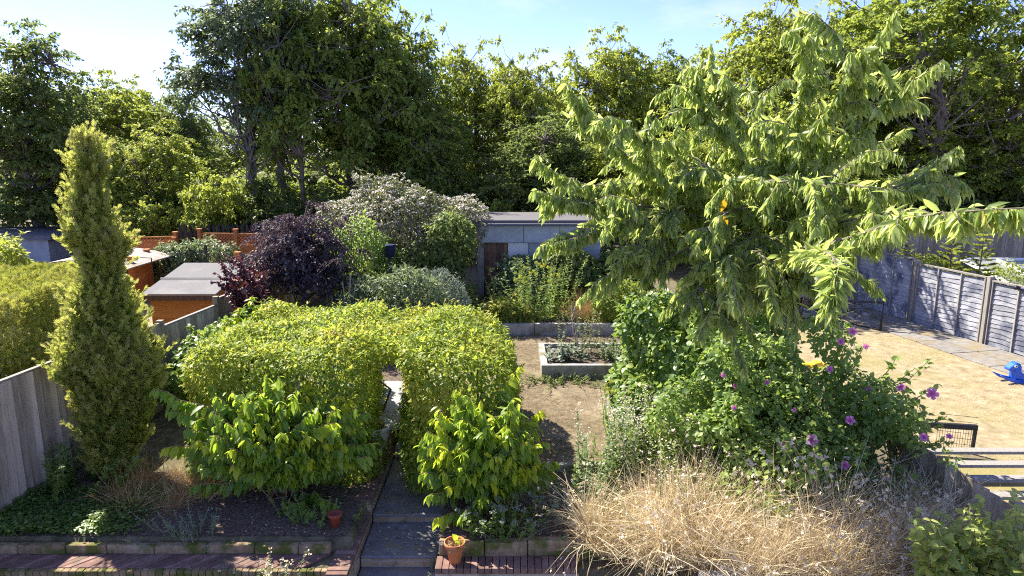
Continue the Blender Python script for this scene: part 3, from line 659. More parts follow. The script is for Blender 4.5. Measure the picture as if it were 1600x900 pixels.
# feeder stand
mb = MB(); fp = at(323, 408, 19); mb.tube([fp - UP * .5, fp + UP * .45], .018, 6)
mb.bar(fp + UP * .45 - np.array([.05, 0, 0]), fp + UP * .45 + np.array([.75, 0, 0]), .02)
for s in (-.14, .14): mb.tube([fp + UP * .05, fp + np.array([s, 0, -.5])], .018, 5)
mb.bar(fp + np.array([0, 0, .2]) , fp + np.array([0.0, 0, .42]), .06)
tag(center_obj(part('feeder_stand', mb, BLACK, None)), 'black bird feeder stand beyond the grey felt shed roof', 'stand')
# washing pole / hoop near (215,400)
mb = MB(); a = at(222, 405, 15.5); b = at(238, 420, 15.5); mb.tube([b - UP * .6, b + UP * .25], .012, 6); mb.tube([b + UP * .25, b + UP * .27 + np.array([-.35, 0, 0])], .01, 6)
tag(center_obj(part('garden_pole', mb, BLACK, None)), 'thin black bent pole between cypress and felt roofed shed', 'pole')

# right side things: greenhouse frame, blocks, goal, net, bench, rocking horse
gh = thing('greenhouse', 'low aluminium greenhouse roof beyond the right fence', 'greenhouse', (13.6, 18, 1.0))
gx0, gx1, gy0, gy1 = 12.35, 15.2, 16.6, 18.8
mb = MB(); mb.box(gx0, gx1, gy0, gy1, 1.0, 1.72); part('base', mb, DARKGLASS, gh)
mb = MB()
C = [(gx0, gy0, 1.78), (gx1, gy0, 1.78), (gx1, gy1, 2.15), (gx0, gy1, 2.15)]
for i in range(4): mb.bar(C[i], C[(i + 1) % 4], .07, .07)
for i in range(1, 3):
    x = gx0 + (gx1 - gx0) * i / 3; mb.bar((x, gy0, 1.79), (x, gy1, 2.16), .05, .06)
part('frame', mb, WHITE, gh)
mb = MB(); mb.hexa([(gx0 + .04, gy0 + .04, 1.77), (gx1 - .04, gy0 + .04, 1.77), (gx1 - .04, gy1 - .04, 2.13), (gx0 + .04, gy1 - .04, 2.13), (gx0 + .04, gy0 + .04, 1.78), (gx1 - .04, gy0 + .04, 1.78), (gx1 - .04, gy1 - .04, 2.14), (gx0 + .04, gy1 - .04, 2.14)])
part('pane', mb, solid('dusty_glass', [(.22, .24, .22), (.30, .32, .30)], 3, .25, 0, rndmix=0, spec=.6), gh)
kb = thing('block_pile', 'stack of pale concrete blocks capped with a white slab at lawn corner', 'blocks', (7.2, 17.6, 1.0))
for (x, y, z) in [(6.7, 17.2, 1.0), (7.2, 17.25, 1.0), (7.7, 17.2, 1.0), (6.9, 17.24, 1.22), (7.42, 17.2, 1.22)]:
    mb = MB(); mb.box(x, x + .44, y, y + .22, z, z + .212); part('block', mb, MOSSY, kb, False, .008)
mb = MB(); mb.box(6.6, 8.1, 17.1, 17.75, 1.435, 1.50); part('slab', mb, PALEWOOD, kb, False, .006)
rub = RG(12); mb = MB()
for i in range(46):
    x = 7.3 + rub.random() * 1.7; y = 16.4 + rub.random() * 1.4; s = .04 + .09 * rub.random(); a = nrm(np.array([rub.normal(), rub.normal(), .2])) * s * 1.6; b = nrm(np.cross(a, [0, 0, 1])) * s; mb.obox((x, y, 1.02), a, b, np.cross(a, b) / s * -.6 if np.cross(a, b)[2] < 0 else np.cross(a, b) / s * .6)
o = tag(center_obj(part('rubble', mb, CONC, None)), 'broken rubble heaped in the far corner by the lap fence', 'rubble', kind='stuff')

gl = thing('toy_goal', 'small black framed toy football goal on the dry lawn', 'goal', (7.9, 15.6, 1.0))
A = np.array([8.43, 15.35, 1.02]); B = A + [.10, .15, .62]; C = np.array([6.9, 16.0, 1.64]); D = np.array([6.8, 15.85, 1.02]); E = np.array([7.9, 16.35, 1.02])
mb = MB(); mb.tube([A, B, C, D], .030, 8); mb.tube([A, E, [7.2, 16.7, 1.03], D], .022, 8); part('frame', mb, BLACK, gl, True)
mb = MB()
for i in range(15):
    t = i / 14; p = B + (C - B) * t; q2 = E + (np.array([7.2, 16.7, 1.03]) - E) * t; mb.tube([p, (p + q2) / 2 - UP * .06, q2], .003, 3, cap=False)
for j in range(1, 6):
    t = j / 6; mb.tube([B + (E - B) * t, (C + (np.array([7.2, 16.7, 1.03]) - C) * t)], .003, 3, cap=False)
part('net', mb, BLACK, gl)
ng = thing('netted_frame', 'low black netted frame behind the hibiscus by the slatted bench', 'frame', (5.9, 9.2, 1.0))
a = at(1466, 663, 8.9); b = at(1527, 668, 8.75)
mb = MB(); mb.bar(a - np.array([.5, -.05, 0]), b, .05, .07); mb.bar(b + np.array([-.02, 0, -.02]), np.array([b[0] - .03, b[1], 1.0]), .035); part('frame', mb, BLACK, ng)
mb = MB()
for i in range(16):
    t = i / 15; p = a + (b - a) * t; mb.tube([p, [p[0], p[1], 1.02]], .003, 3, cap=False)
for j in range(7): mb.bar([a[0], a[1], 1.05 + j * .08], [b[0], b[1], 1.05 + j * .08], .005)
part('net', mb, BLACK, ng)
bn = thing('slatted_bench', 'pale slatted timber bench over the lower right plank fence', 'bench', (6.1, 7.7, 1.0))
for i, yy in enumerate((8.05, 7.72, 7.38)):
    mb = MB(); mb.box(5.08, 7.4, yy, yy + .13, 1.32 - i * .02, 1.36 - i * .02); part('slat', mb, PALEWOOD, bn, False, .006)
mb = MB(); mb.box(5.08, 7.4, 7.05, 7.20, 1.24, 1.28); part('slat', mb, PALEWOOD, bn, False, .006)
for x in (5.2, 7.2):
    for y in (7.1, 8.1):
        mb = MB(); mb.box(x, x + .08, y, y + .07, .98, 1.235 if y < 7.5 else 1.318); part('leg', mb, PALEWOOD, bn)
# rocking horse
hp = onz(1590, 597, 1.0); hr = thing('rocking_horse', 'blue plastic rocking horse with white eye on the straw lawn', 'rocking horse', hp)
def profile(name, pts, th, m, off=0., bev=.02, sm=True):
    pts = np.array(pts); c = hp; k = len(pts); V = [(c[0] + x, c[1] + off - th / 2, c[2] + z) for x, z in pts] + [(c[0] + x, c[1] + off + th / 2, c[2] + z) for x, z in pts]
    mb = MB(); mb.add(V, [tuple(range(k)), tuple(range(2 * k - 1, k - 1, -1))] + [(i, i + k, (i + 1) % k + k, (i + 1) % k) for i in range(k)]); return part(name, mb, m, hr, False, bev)
profile('body', [(-.13, .08), (.0, .05), (.32, .05), (.42, .12), (.40, .26), (.36, .22), (.20, .15), (.06, .16), (.0, .21), (-.01, .30), (-.04, .36), (-.10, .38), (-.15, .35), (-.24, .27), (-.22, .22), (-.12, .24), (-.13, .16)], .15, BLUE)
for s in (-.10, .10): profile('rocker', [(-.40, .155), (-.28, .07), (-.12, .015), (.1, 0), (.3, .02), (.46, .09), (.46, .12), (.3, .075), (.1, .055), (-.1, .075), (-.25, .11), (-.39, .165)], .04, BLUE, s, .006)
mb = MB(); e = hp + np.array([-.13, -.078, .315]); mb.tube([e, e - np.array([0, .012, 0])], .026, 12); part('eye', mb, WHITE, hr)
mb = MB(); mb.tube([e - np.array([0, .013, 0]), e - np.array([0, .018, 0])], .012, 10); part('pupil', mb, BLACK, hr)
mb = MB(); e = hp + np.array([-.02, 0, .24]); mb.tube([e - np.array([0, .17, 0]), e + np.array([0, .17, 0])], .015, 8); part('handle', mb, WHITE, hr, True)
mb = MB(); mb.box(hp[0] + .04, hp[0] + .26, hp[1] - .088, hp[1] + .088, hp[2] + .08, hp[2] + .105); part('seat_stripe', mb, WHITE, hr, False, .004)
# orange / yellow toys glimpsed through the hibiscus
def toy(label, px, py, Y, m, s):
    mb = MB(); p = at(px, py, Y); p[2] = 1.0
    mb.lathe(p, [(s * .6, 0), (s, s * .25), (s, s * .7), (s * .7, s * 1.1), (s * .2, s * 1.2)], 14); mb.box(p[0] - s * 1.9, p[0] + s * 1.9, p[1] + s * .2, p[1] + s * 1.3, 1.0, 1.0 + s * .55)
    for q in (-1.3, 1.3): mb.tube([p + [q * s, s * 1.32, s * .3], p + [q * s, s * 1.5, s * .3]], s * .35, 10)
    return tag(center_obj(part('toy_truck', mb, m, None, False, .008)), label, 'toy')
toy('yellow plastic toy half hidden behind the hibiscus', 1278, 545, 12.6, solid('yellow_plastic', [(.75, .48, .03), (.8, .52, .05)], 2, .35, 0), .12)
toy('orange plastic toy lower among the hibiscus leaves', 1222, 560, 12.2, solid('orange_plastic', [(.75, .25, .03), (.8, .3, .05)], 2, .35, 0), .16)

# pots
pc = onz(703, 880, .46); pc[1] = 7.10; pc[0] = -.645
tp = thing('terracotta_pot', 'terracotta pot with dry stems on the brick wall by the steps', 'pot', (pc[0], pc[1], .462))
mb = MB(); b = np.array([pc[0], pc[1], .462])
mb.lathe(b, [(.068, 0), (.098, .185), (.101, .187), (.114, .19), (.120, .25), (.112, .25), (.105, .20), (.10, .19)], 32); part('pot', mb, TERRA, tp, True)
mb = MB(); mb.lathe(b, [(.02, .18), (.101, .196), (.05, .20)], 20); part('soil', mb, SOIL, tp)
rng = RG(6); n = 60; P = np.stack([b[0] + rng.normal(size=n) * .045, b[1] + rng.normal(size=n) * .045, np.full(n, b[2] + .205)], 1)
link_leaves('dry_leaves', inst('kite', P, RV(rng, n) + UP * .25, RV(rng, n), .05 + .03 * rng.random(n), 1.2, rng.random(n)), LITTER, tp)
P = b + np.array([[.02, -.02, .22], [.05, .0, .24], [.03, .03, .25]]); link_leaves('leaf', inst('broad', P, np.array([[.2, -.4, .5], [.5, -.2, -.3], [-.3, -.2, .5]]), np.array([[0, -1, .6]] * 3), .10, 1, np.array([.95, .9, .8])), G_BIG, tp)

gp = thing('grey_planter', 'large round grey planter beside the hedge at the left of the steps', 'planter', (-1.98, 9.15, .62))
b = np.array([-1.98, 9.15, .86])
mb = MB(); mb.lathe(b, [(.17, 0), (.19, .02), (.27, .33), (.275, .36), (.30, .37), (.305, .42), (.275, .425), (.25, .38), (.2, .30)], 36); part('pot', mb, POTSTONE, gp, True)
mb = MB(); mb.lathe(b, [(.1, .27), (.238, .34), (.05, .345)], 20); part('soil', mb, SOIL, gp)
mb = MB(); mb.box(-2.20, -1.79, 8.95, 9.36, .623, .858); part('plinth', mb, MOSSY, gp, False, .01)
rp_ = onz(524, 822, .6); mb = MB(); mb.lathe(rp_, [(.05, 0), (.075, .13), (.085, .135), (.088, .17), (.07, .17), (.06, .12)], 20)
tag(center_obj(part('small_pot', mb, solid('dark_red_pot', [(.22, .05, .03), (.30, .08, .05)], 4, .6, .1), None, True)), 'small dark red pot in the bed left of the steps', 'pot')
# ------------------------------------------------------------------ hedge arch
rng = RG(50)
hd = thing('hedge_arch', 'clipped green hedge forming an arch over the steps', 'hedge', (-2.2, 10.2, .65))
def hs(p):
    a = rbox(p, (-3.13, 10.35, 1.45), (1.29, 1.75, .98), .42)
    b = rbox(p, (-.86, 10.0, 1.42), (.88, 1.45, .99), .40)
    c = rbox(p, (-1.7, 10.35, 2.30), (1.1, 1.15, .17), .12)
    wb = .05 * noise3(p, 4.5, 3); rd = .10 * np.clip(p[:, 2] - 1.7, 0, 1) ** 2 * 4; a = np.maximum(a, p[:, 0] + .209 * p[:, 1] + wb - rd); b = np.maximum(b, -(p[:, 0] + .160 * p[:, 1]) + wb - rd)
    return np.minimum(np.minimum(a, b), c)
P, N = shell(hs, (-4.8, 8.2, .55), (.3, 12.6, 2.8), 60000, rng, .34, .11, 2.6, 4, .10)
link_leaves('foliage', merge([hedge_leaves(P, N, rng, 'leaf', .074, droop=.55, out=.6, jit=.6, upn=.8, seed=4, tone=.6)] + shoots(P, N, rng, 600, .075, 'leaf', (.06, .18), 9)), G_HEDGE, hd)
mb = MB()
for i in range(26):
    x = rng.choice([-3.9, -3.4, -2.9, -2.3, -1.0, -.5]); s = np.array([x + rng.normal() * .1, 9.2 + rng.random() * 2, .6]); e = s + np.array([rng.normal() * .3, rng.normal() * .3, 1.6]); mb.tube(curve(s, e, rng, k=5), np.linspace(.025, .01, 5), 5)
part('stem', mb, BARK, hd, True)

# ------------------------------------------------------------------ big-leaved shrubs in front of the hedge
def shoot_shrub(name, label, cat, base, targets, mat, seed, L=.13, gap=.028, tipbright=.35, tmpl='leaf', sr=.008, start=.25, droop=.75, basetone=.35, stemmat=None, group=None, side=.55, swob=.07, spread=.12, rise=.12, whorl=2):
    rng = RG(seed); root = thing(name, label, cat, base, group); mb = MB(); O = []; A = []; N = []; S = []; R = []
    for tg in targets:
        s = np.array(base) + np.array([rng.normal() * spread, rng.normal() * spread, 0]); e = np.array(tg, float); c = curve(s, e, rng, wob=swob, k=9, rise=rise)
        mb.tube(c, np.linspace(sr, sr * .35, 9), 5)
        seg = np.linalg.norm(np.diff(c, axis=0), axis=1); cl = np.concatenate([[0], seg.cumsum()]); tot = cl[-1]; br = rng.random() < .3
        u = tot * start
        while u < tot:
            p = np.array([np.interp(u, cl, c[:, i]) for i in range(3)]); t = u / tot; d = nrm(np.array([np.interp(min(u + .05, tot), cl, c[:, i]) for i in range(3)]) - p + 1e-6)
            for w_ in range(whorl):
                sd_ = nrm(np.cross(d, UP) * rng.normal() + np.cross(d, RV(rng, 1)[0]))
                O.append(p); A.append(d * .5 + sd_ * side - UP * droop * (.5 + rng.random()) + RV(rng, 1)[0] * .2); N.append(UP * .8 + sd_ * .5 - d * .1 + RV(rng, 1)[0] * .35)
                S.append(L * (.6 + .6 * rng.random()) * (1.0 if t < .93 else .7)); R.append(np.clip(basetone + .28 * (rng.random() - .5) + (tipbright * (1.4 if br else .35)) * max(0, (t - .72) / .28), 0, 1))
            u += gap * (.7 + .6 * rng.random())
    part('stem', mb, stemmat or TWIG, root, True)
    link_leaves('foliage', inst(tmpl, np.array(O), np.array(A), np.array(N), np.array(S), .85 + .3 * rng.random(len(O)), np.array(R)), mat, root)
    return root
def dome_targets(rng, n, c, r, zmin=0):
    d = RV(rng, n); d[:, 2] = np.abs(d[:, 2]) * 1.0 - .25; d = nrm(d); d[:, 1] = np.where(rng.random(n) < .75, -np.abs(d[:, 1]), d[:, 1])
    return np.array(c) + d * np.array(r) * (.75 + .35 * rng.random((n, 1)))
rng = RG(61)
T1 = dome_targets(rng, 190, (-2.95, 8.55, 1.35), (1.15, .75, .85))
ex = [at(238, 608, 8.3), at(262, 640, 8.2), at(255, 700, 8.1), at(465, 605, 8.2), at(400, 625, 8.2), at(375, 640, 8.2), at(560, 650, 8.3), at(525, 790, 7.9), at(435, 835, 7.6), at(290, 670, 8.1), at(300, 760, 7.9), at(330, 600, 8.6), at(520, 640, 8.3), at(490, 800, 7.8)]
shoot_shrub('bay_shrub', 'large leaved shrub with yellow young shoots left of the steps', 'shrub', (-2.95, 8.45, .6), list(T1) + ex, G_BIG, 62, L=.19, gap=.036, droop=1.1, start=.42, basetone=.42, tipbright=.5)
# tall yellow shoots at hedge's left corner
ex = [at(395, 462, 11.2), at(372, 480, 11.2), at(350, 500, 11), at(340, 530, 10.6), at(345, 560, 10.2), at(400, 490, 11.3), at(335, 600, 9.8), at(420, 500, 11.2)]
shoot_shrub('young_shrub', 'yellow green shoots rising at the far left corner of the hedge', 'shrub', (-4.35, 10.4, .7), ex * 2, G_BIG, 63, L=.17, gap=.045, basetone=.55, tipbright=.5, start=.45)
T2 = dome_targets(rng, 150, (-.38, 8.2, 1.3), (.74, .6, .9))
ex = [at(812, 570, 8.8), at(800, 590, 8.8), at(845, 640, 8.6), at(840, 665, 8.5), at(815, 645, 8.5), at(855, 690, 8.4), at(700, 700, 7.9), at(690, 690, 7.9), at(865, 740, 8.2), at(700, 760, 7.6), at(720, 810, 7.3), at(870, 720, 8.3), at(750, 780, 7.4), at(780, 610, 8.7), at(668, 775, 7.6), at(655, 740, 7.8), at(680, 810, 7.5)]
shoot_shrub('bay_shrub', 'large leaved shrub with yellow tips right of the steps above the terracotta pot', 'shrub', (-.30, 8.1, .6), list(T2) + ex, G_BIG, 64, L=.18, gap=.036, droop=1.1, start=.42, basetone=.42, tipbright=.5)

# ------------------------------------------------------------------ cypress column
cy = thing('cypress', 'tall narrow yellow green cypress column by the left fence', 'tree', onz(195, 742, .62))
cb = np.array(cy.location); rng = RG(70)
def prof(px_list):
    pass
cyY = cb[1]; 
zt = at(135, 205, cyY)[2]
yy = [742, 700, 640, 560, 520, 470, 420, 380, 330, 290, 250, 232, 222]; lx = [160, 130, 108, 96, 92, 100, 108, 115, 105, 100, 104, 108, 118]; rx = [215, 240, 258, 255, 245, 222, 206, 200, 196, 190, 182, 168, 145]
lx = [a + 18 for a in lx]; rx = [a - 24 for a in rx]; zs = np.array([at(800, y, cyY)[2] for y in yy]); lx = np.array([at(a, y, cyY)[0] for a, y in zip(lx, yy)]); rx = np.array([at(a, y, cyY)[0] for a, y in zip(rx, yy)])
def cs_(p):
    z = p[:, 2]; a = np.interp(z, zs, lx); b = np.interp(z, zs, rx); c = (a + b) / 2; r = (b - a) / 2
    r = np.where(z > zs[-1], .02, r); d = np.sqrt((p[:, 0] - c) ** 2 + (p[:, 1] - cyY) ** 2) - r
    return np.maximum(d, z - zs[-1])
P, N = shell(cs_, (lx.min() - .2, cyY - .9, .68), (rx.max() + .2, cyY + .9, zs[-1]), 34000, rng, .45, .17, 3.4, 7, .15)
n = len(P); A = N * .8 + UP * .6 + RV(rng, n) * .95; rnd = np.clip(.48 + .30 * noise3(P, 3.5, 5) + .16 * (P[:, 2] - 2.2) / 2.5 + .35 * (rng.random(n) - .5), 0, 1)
Lc = []; pi = rng.permutation(n)[:950]
for q_ in pi:
    dd = nrm(N[q_] * .55 + UP * .95 + RV(rng, 1)[0] * .35); ll = .10 + .26 * rng.random() ** 1.5; k_ = 16; u_ = rng.random(k_)
    Lc.append(inst('spray', P[q_] + dd * (u_ * ll)[:, None] + RV(rng, k_) * .022 * (1.2 - u_)[:, None], dd + RV(rng, k_) * .6, RV(rng, k_), .05 + .045 * rng.random(k_), 1.1, np.clip(.5 + .35 * u_ + .3 * (rng.random(k_) - .5), 0, 1)))
tp_ = np.array([(lx[-1] + rx[-1]) / 2, cyY, zs[-1] - .12])
for q_ in range(26):
    dd = nrm(UP + RV(rng, 1)[0] * .35); k_ = 16; u_ = rng.random(k_); ll = .18 + .2 * rng.random(); b_ = tp_ + rng.normal(size=3) * [.07, .07, .03]
    Lc.append(inst('spray', b_ + dd * (u_ * ll)[:, None] + RV(rng, k_) * .02, dd + RV(rng, k_) * .5, RV(rng, k_), .05 + .04 * rng.random(k_), 1.1, .6 + .4 * rng.random(k_)))
o = link_leaves('shoots', merge(Lc), G_CYP, cy); o['kind'] = 'stuff'
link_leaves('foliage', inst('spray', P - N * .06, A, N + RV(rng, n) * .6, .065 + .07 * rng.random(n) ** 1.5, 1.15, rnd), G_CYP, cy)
mb = MB(); mb.tube([(cb[0], cb[1], .4), (cb[0], cb[1], 1.4), ((lx[6] + rx[6]) / 2, cyY, zs[6]), ((lx[-2] + rx[-2]) / 2, cyY, zs[-2])], [.07, .055, .03, .01], 8)
mb.tube([(cb[0] + .12, cb[1] - .1, .4), (cb[0] + .16, cb[1] - .12, 1.3), ((lx[5] + rx[5]) / 2 + .1, cyY, zs[5])], [.045, .035, .015], 7)
for i in range(120):
    z = .9 + rng.random() * (zs[-2] - 1.1); a = np.interp(z, zs, lx); b = np.interp(z, zs, rx); c = (a + b) / 2; th = rng.random() * 6.28; r = (b - a) / 2 * .8
    mb.tube([(c, cyY, z), (c + math.cos(th) * r * .7, cyY + math.sin(th) * r * .7, z + r * .5), (c + math.cos(th) * r, cyY + math.sin(th) * r, z + r)], [.012, .008, .004], 4)
part('trunk', mb, BARK, cy, True)

# golden hedge beyond left fence
gh_ = thing('golden_hedge', 'rounded golden yellow hedge beyond the left fence', 'hedge', (-8.2, 10.6, .7))
def gs(p): return np.minimum(rbox(p, (-8.45, 10.6, 1.75), (1.75, 1.9, 1.25), .6), ell(p, (-7.0, 9.6, 1.85), (.45, .8, .85)))
P, N = shell(gs, (-10.5, 8.4, .6), (-6.45, 12.8, 3.2), 60000, rng, .38, .11, 3.0, 9, .12)
n = len(P); rnd = np.clip(.5 + .35 * noise3(P, 2.5, 15) + .35 * (rng.random(n) - .5) + .12 * (P[:, 2] - 2), 0, 1)
link_leaves('foliage', inst('spray', P, N * .8 + UP * .45 + RV(rng, n) * .7, N + RV(rng, n) * .6, .06 + .05 * rng.random(n), 1.25, rnd), G_GOLD, gh_)
mb = MB()
for i in range(14):
    s = np.array([-9.4 + i * .2, 10.3 + rng.normal() * .4, .6]); mb.tube(curve(s, s + np.array([rng.normal() * .3, -.3, 1.5]), rng, k=5), np.linspace(.03, .01, 5), 5)
part('stem', mb, BARK, gh_, True)

# ------------------------------------------------------------------ cherry tree
ch = thing('cherry_tree', 'spreading cherry tree with long drooping leafy branches on the right', 'tree', (3.25, 9.6, .65))
rng = RG(80); mb = MB(); HUB = np.array([3.1, 9.2, 3.4])
mb.tube([(3.25, 9.6, .4), (3.2, 9.5, 1.4), (3.12, 9.35, 2.4), HUB, (3.1, 9.0, 4.3)], [.13, .10, .09, .075, .04], 10)
BR = [
 [(1100, 300, 8.6), (1000, 285, 8.2), (930, 292, 7.9), (880, 278, 7.7), (836, 248, 7.5)],
 [(1120, 335, 8.6), (1010, 322, 8.1), (950, 322, 7.8), (890, 315, 7.5), (836, 296, 7.3)],
 [(1130, 350, 8.4), (1060, 330, 7.8), (960, 350, 7.3), (900, 372, 7.0), (842, 386, 6.8)],
 [(1110, 340, 8.5), (1000, 262, 8.0), (940, 208, 7.8), (908, 168, 7.7), (886, 130, 7.6)],
 [(1100, 330, 8.4), (1020, 260, 7.8), (1000, 215, 7.6), (1012, 180, 7.6)],
 [(1180, 300, 8.6), (1190, 215, 8.3), (1148, 178, 8.1), (1122, 145, 8.0), (1110, 70, 8.0)],
 [(1180, 300, 8.4), (1160, 230, 8.1), (1110, 190, 7.9), (1085, 130, 7.9), (1070, 105, 7.9)],
 [(1210, 320, 8.2), (1228, 220, 7.6), (1252, 150, 7.3), (1268, 80, 7.2), (1282, 25, 7.1)],
 [(1220, 320, 7.9), (1262, 215, 7.0), (1315, 140, 6.6), (1358, 82, 6.4), (1402, 15, 6.2)],
 [(1220, 350, 8.0), (1285, 262, 7.2), (1350, 190, 6.8), (1410, 145, 6.6), (1475, 92, 6.5)],
 [(1230, 360, 8.0), (1300, 315, 7.3), (1370, 300, 7.0), (1440, 262, 6.8), (1500, 228, 6.6)],
 [(1120, 300, 7.6), (1190, 283, 6.9), (1260, 283, 6.6), (1340, 290, 6.3), (1430, 300, 6.1)],
 [(1190, 420, 7.8), (1260, 392, 6.2), (1340, 368, 5.5), (1420, 340, 5.0), (1510, 330, 4.6), (1600, 325, 4.3), (1700, 318, 4.0)],
 [(1200, 415, 7.6), (1262, 392, 6.0), (1300, 395, 5.4), (1308, 425, 5.0), (1302, 455, 4.85), (1296, 478, 4.8)],
 [(1150, 420, 8.2), (1110, 425, 7.6), (1090, 450, 7.3), (1068, 490, 7.2)],
 [(1170, 440, 8.2), (1150, 450, 7.6), (1130, 480, 7.2), (1110, 500, 7.1)],
 [(1190, 440, 7.9), (1220, 420, 7.0), (1230, 430, 6.8), (1215, 480, 6.6)],
 [(1140, 380, 8.4), (1060, 370, 7.6), (1000, 385, 7.2), (960, 415, 7.0)],
 [(1140, 390, 8.4), (1080, 385, 7.6), (1030, 410, 7.3), (1005, 440, 7.2)],
 [(1120, 330, 8.6), (1060, 260, 8.2), (1045, 225, 8.1), (1060, 195, 8.1)],
 [(1160, 330, 8.6), (1140, 280, 8.0), (1110, 262, 7.7), (1080, 270, 7.5)],
 [(1200, 340, 8.2), (1250, 310, 7.4), (1280, 250, 7.0), (1330, 225, 6.8), (1360, 205, 6.7)],
 [(1220, 380, 7.6), (1300, 350, 6.5), (1370, 335, 6.0), (1420, 330, 5.7)],
 [(1230, 360, 7.8), (1330, 330, 6.8), (1390, 295, 6.4), (1430, 285, 6.3), (1470, 250, 6.2)],
 [(1180, 320, 8.0), (1140, 330, 7.2), (1110, 350, 6.9), (1090, 385, 6.8)],
 [(1150, 300, 8.8), (1080, 240, 9.0), (1020, 240, 9.2), (975, 225, 9.3)],
 [(1210, 300, 8.8), (1200, 200, 9.0), (1180, 150, 9.1), (1175, 120, 9.1)],
 [(1180, 360, 7.8), (1140, 380, 7.0), (1120, 410, 6.8), (1095, 425, 6.7)],
 [(1160, 340, 9.2), (1060, 320, 9.5), (980, 330, 9.8), (930, 350, 9.9)],
 [(1200, 370, 7.4), (1190, 390, 6.8), (1180, 430, 6.6)],
 [(1240, 330, 9.2), (1330, 250, 9.2), (1420, 200, 9.3)],
]
O = []; A = []; N = []; S = []; R = []
def leafline(c, r0, r1, start, gap, dens=3, Lf=.14, rad=0.):
    mb.tube(c, r1 + (r0 - r1) * np.linspace(1, 0, len(c)) ** 1.7, 6)
    seg = np.linalg.norm(np.diff(c, axis=0), axis=1); cl = np.concatenate([[0], seg.cumsum()]); tot = cl[-1]; u = tot * start
    while u < tot:
        p = np.array([np.interp(u, cl, c[:, i]) for i in range(3)]); d = nrm(np.array([np.interp(min(u + .06, tot), cl, c[:, i]) for i in range(3)]) - np.array([np.interp(max(u - .06, 0), cl, c[:, i]) for i in range(3)]) + 1e-7)
        s = nrm(np.cross(d, UP) + 1e-6)
        for q in range(dens):
            k = rng.choice([-1, 1]) * (.25 + .6 * rng.random()); yf = rng.random()
            O.append(p + RV(rng, 1)[0] * .012); A.append(s * k * .8 - UP * ((.75 + .5 * rng.random()) if rng.random() < .95 else -.1) + d * .35 + RV(rng, 1)[0] * (.30 + rad)); N.append(s * k * .8 + UP * .5 + RV(rng, 1)[0] * .95)
            S.append(Lf * (.50 + .75 * rng.random())); R.append(np.clip(.40 + .78 * (rng.random() - .5), 0, .78) if yf > .012 else .97)
        u += gap * (.6 + .8 * rng.random())
CV = []
for bi, pl in enumerate(BR):
    pts = np.array([HUB + rng.normal(size=3) * .05] + [at(*p) for p in pl]); k = len(pts); tt = np.linspace(0, k - 1, 4 * k)
    # Catmull-like smoothing
    c = np.stack([np.interp(tt, np.arange(k), pts[:, i]) for i in range(3)], 1); c[1:-1] = (c[:-2] + 2 * c[1:-1] + c[2:]) / 4; c[1:-1] = (c[:-2] + 2 * c[1:-1] + c[2:]) / 4
    leafline(c, .030, .004, .10, .016, 4) if bi != 13 else leafline(c, .028, .006, .13, .0085, 5, .155, .6)
    Ltot = np.linalg.norm(np.diff(c, axis=0), axis=1).sum(); nsub = int(Ltot / .30) if bi != 13 else 0; CV.append(c)
    for j in range(nsub):
        i = int(len(c) * (.2 + .6 * rng.random())); i = min(i, len(c) - 2); d = nrm(c[i + 1] - c[i]); s = nrm(np.cross(d, UP)) * rng.choice([-1, 1])
        ln = .16 + .26 * rng.random(); e = c[i] + (d * .7 + s * (.5 + .4 * rng.random()) + UP * rng.normal() * .15) * ln; m_ = (c[i] + e) / 2 + UP * .06 * ln; e = e - UP * .18 * ln
        leafline(np.array([c[i], m_, e]), .009, .004, .10, .020, 3)
for j in range(150):
    c = CV[rng.integers(0, len(CV))]; 
    if c is CV[13] or c is CV[12] and rng.random() < .7: continue
    i = int(len(c) * (.22 + .55 * rng.random())); d = nrm(c[min(i + 1, len(c) - 1)] - c[i - 1]); a = rng.random() * 6.28; hdir = np.array([math.cos(a), math.sin(a) * .8, -.15 + .45 * rng.random()])
    dd = nrm(hdir + d * .9); ln = .35 + .65 * rng.random(); e = c[i] + dd * ln - UP * .30 * ln; m1 = c[i] + dd * ln * .4 + UP * .05 * ln; m2 = c[i] + dd * ln * .75 - UP * .08 * ln
    leafline(np.array([c[i], m1, m2, e]), .010, .004, .12, .019, 3)
part('trunk', mb, BARK, ch, True)
link_leaves('foliage', inst('slim', np.array(O), np.array(A), np.array(N), np.array(S), .85 + .45 * rng.random(len(O)), np.array(R)), G_CHERRY, ch)
yl = at(1131, 338, 7.0)
link_leaves('yellow_leaf', inst('broad', np.array([yl, yl + [.0, 0, .18]]), np.array([[.1, 0, -1.], [-.15, 0, -1]]), np.array([[.2, -1, .2]] * 2), np.array([.17, .14]), .75, np.array([.5, .5])), leafmat('yellowed_leaf', [(.75, .42, .02), (.8, .5, .04)], (.8, .5, .02), .4), ch)

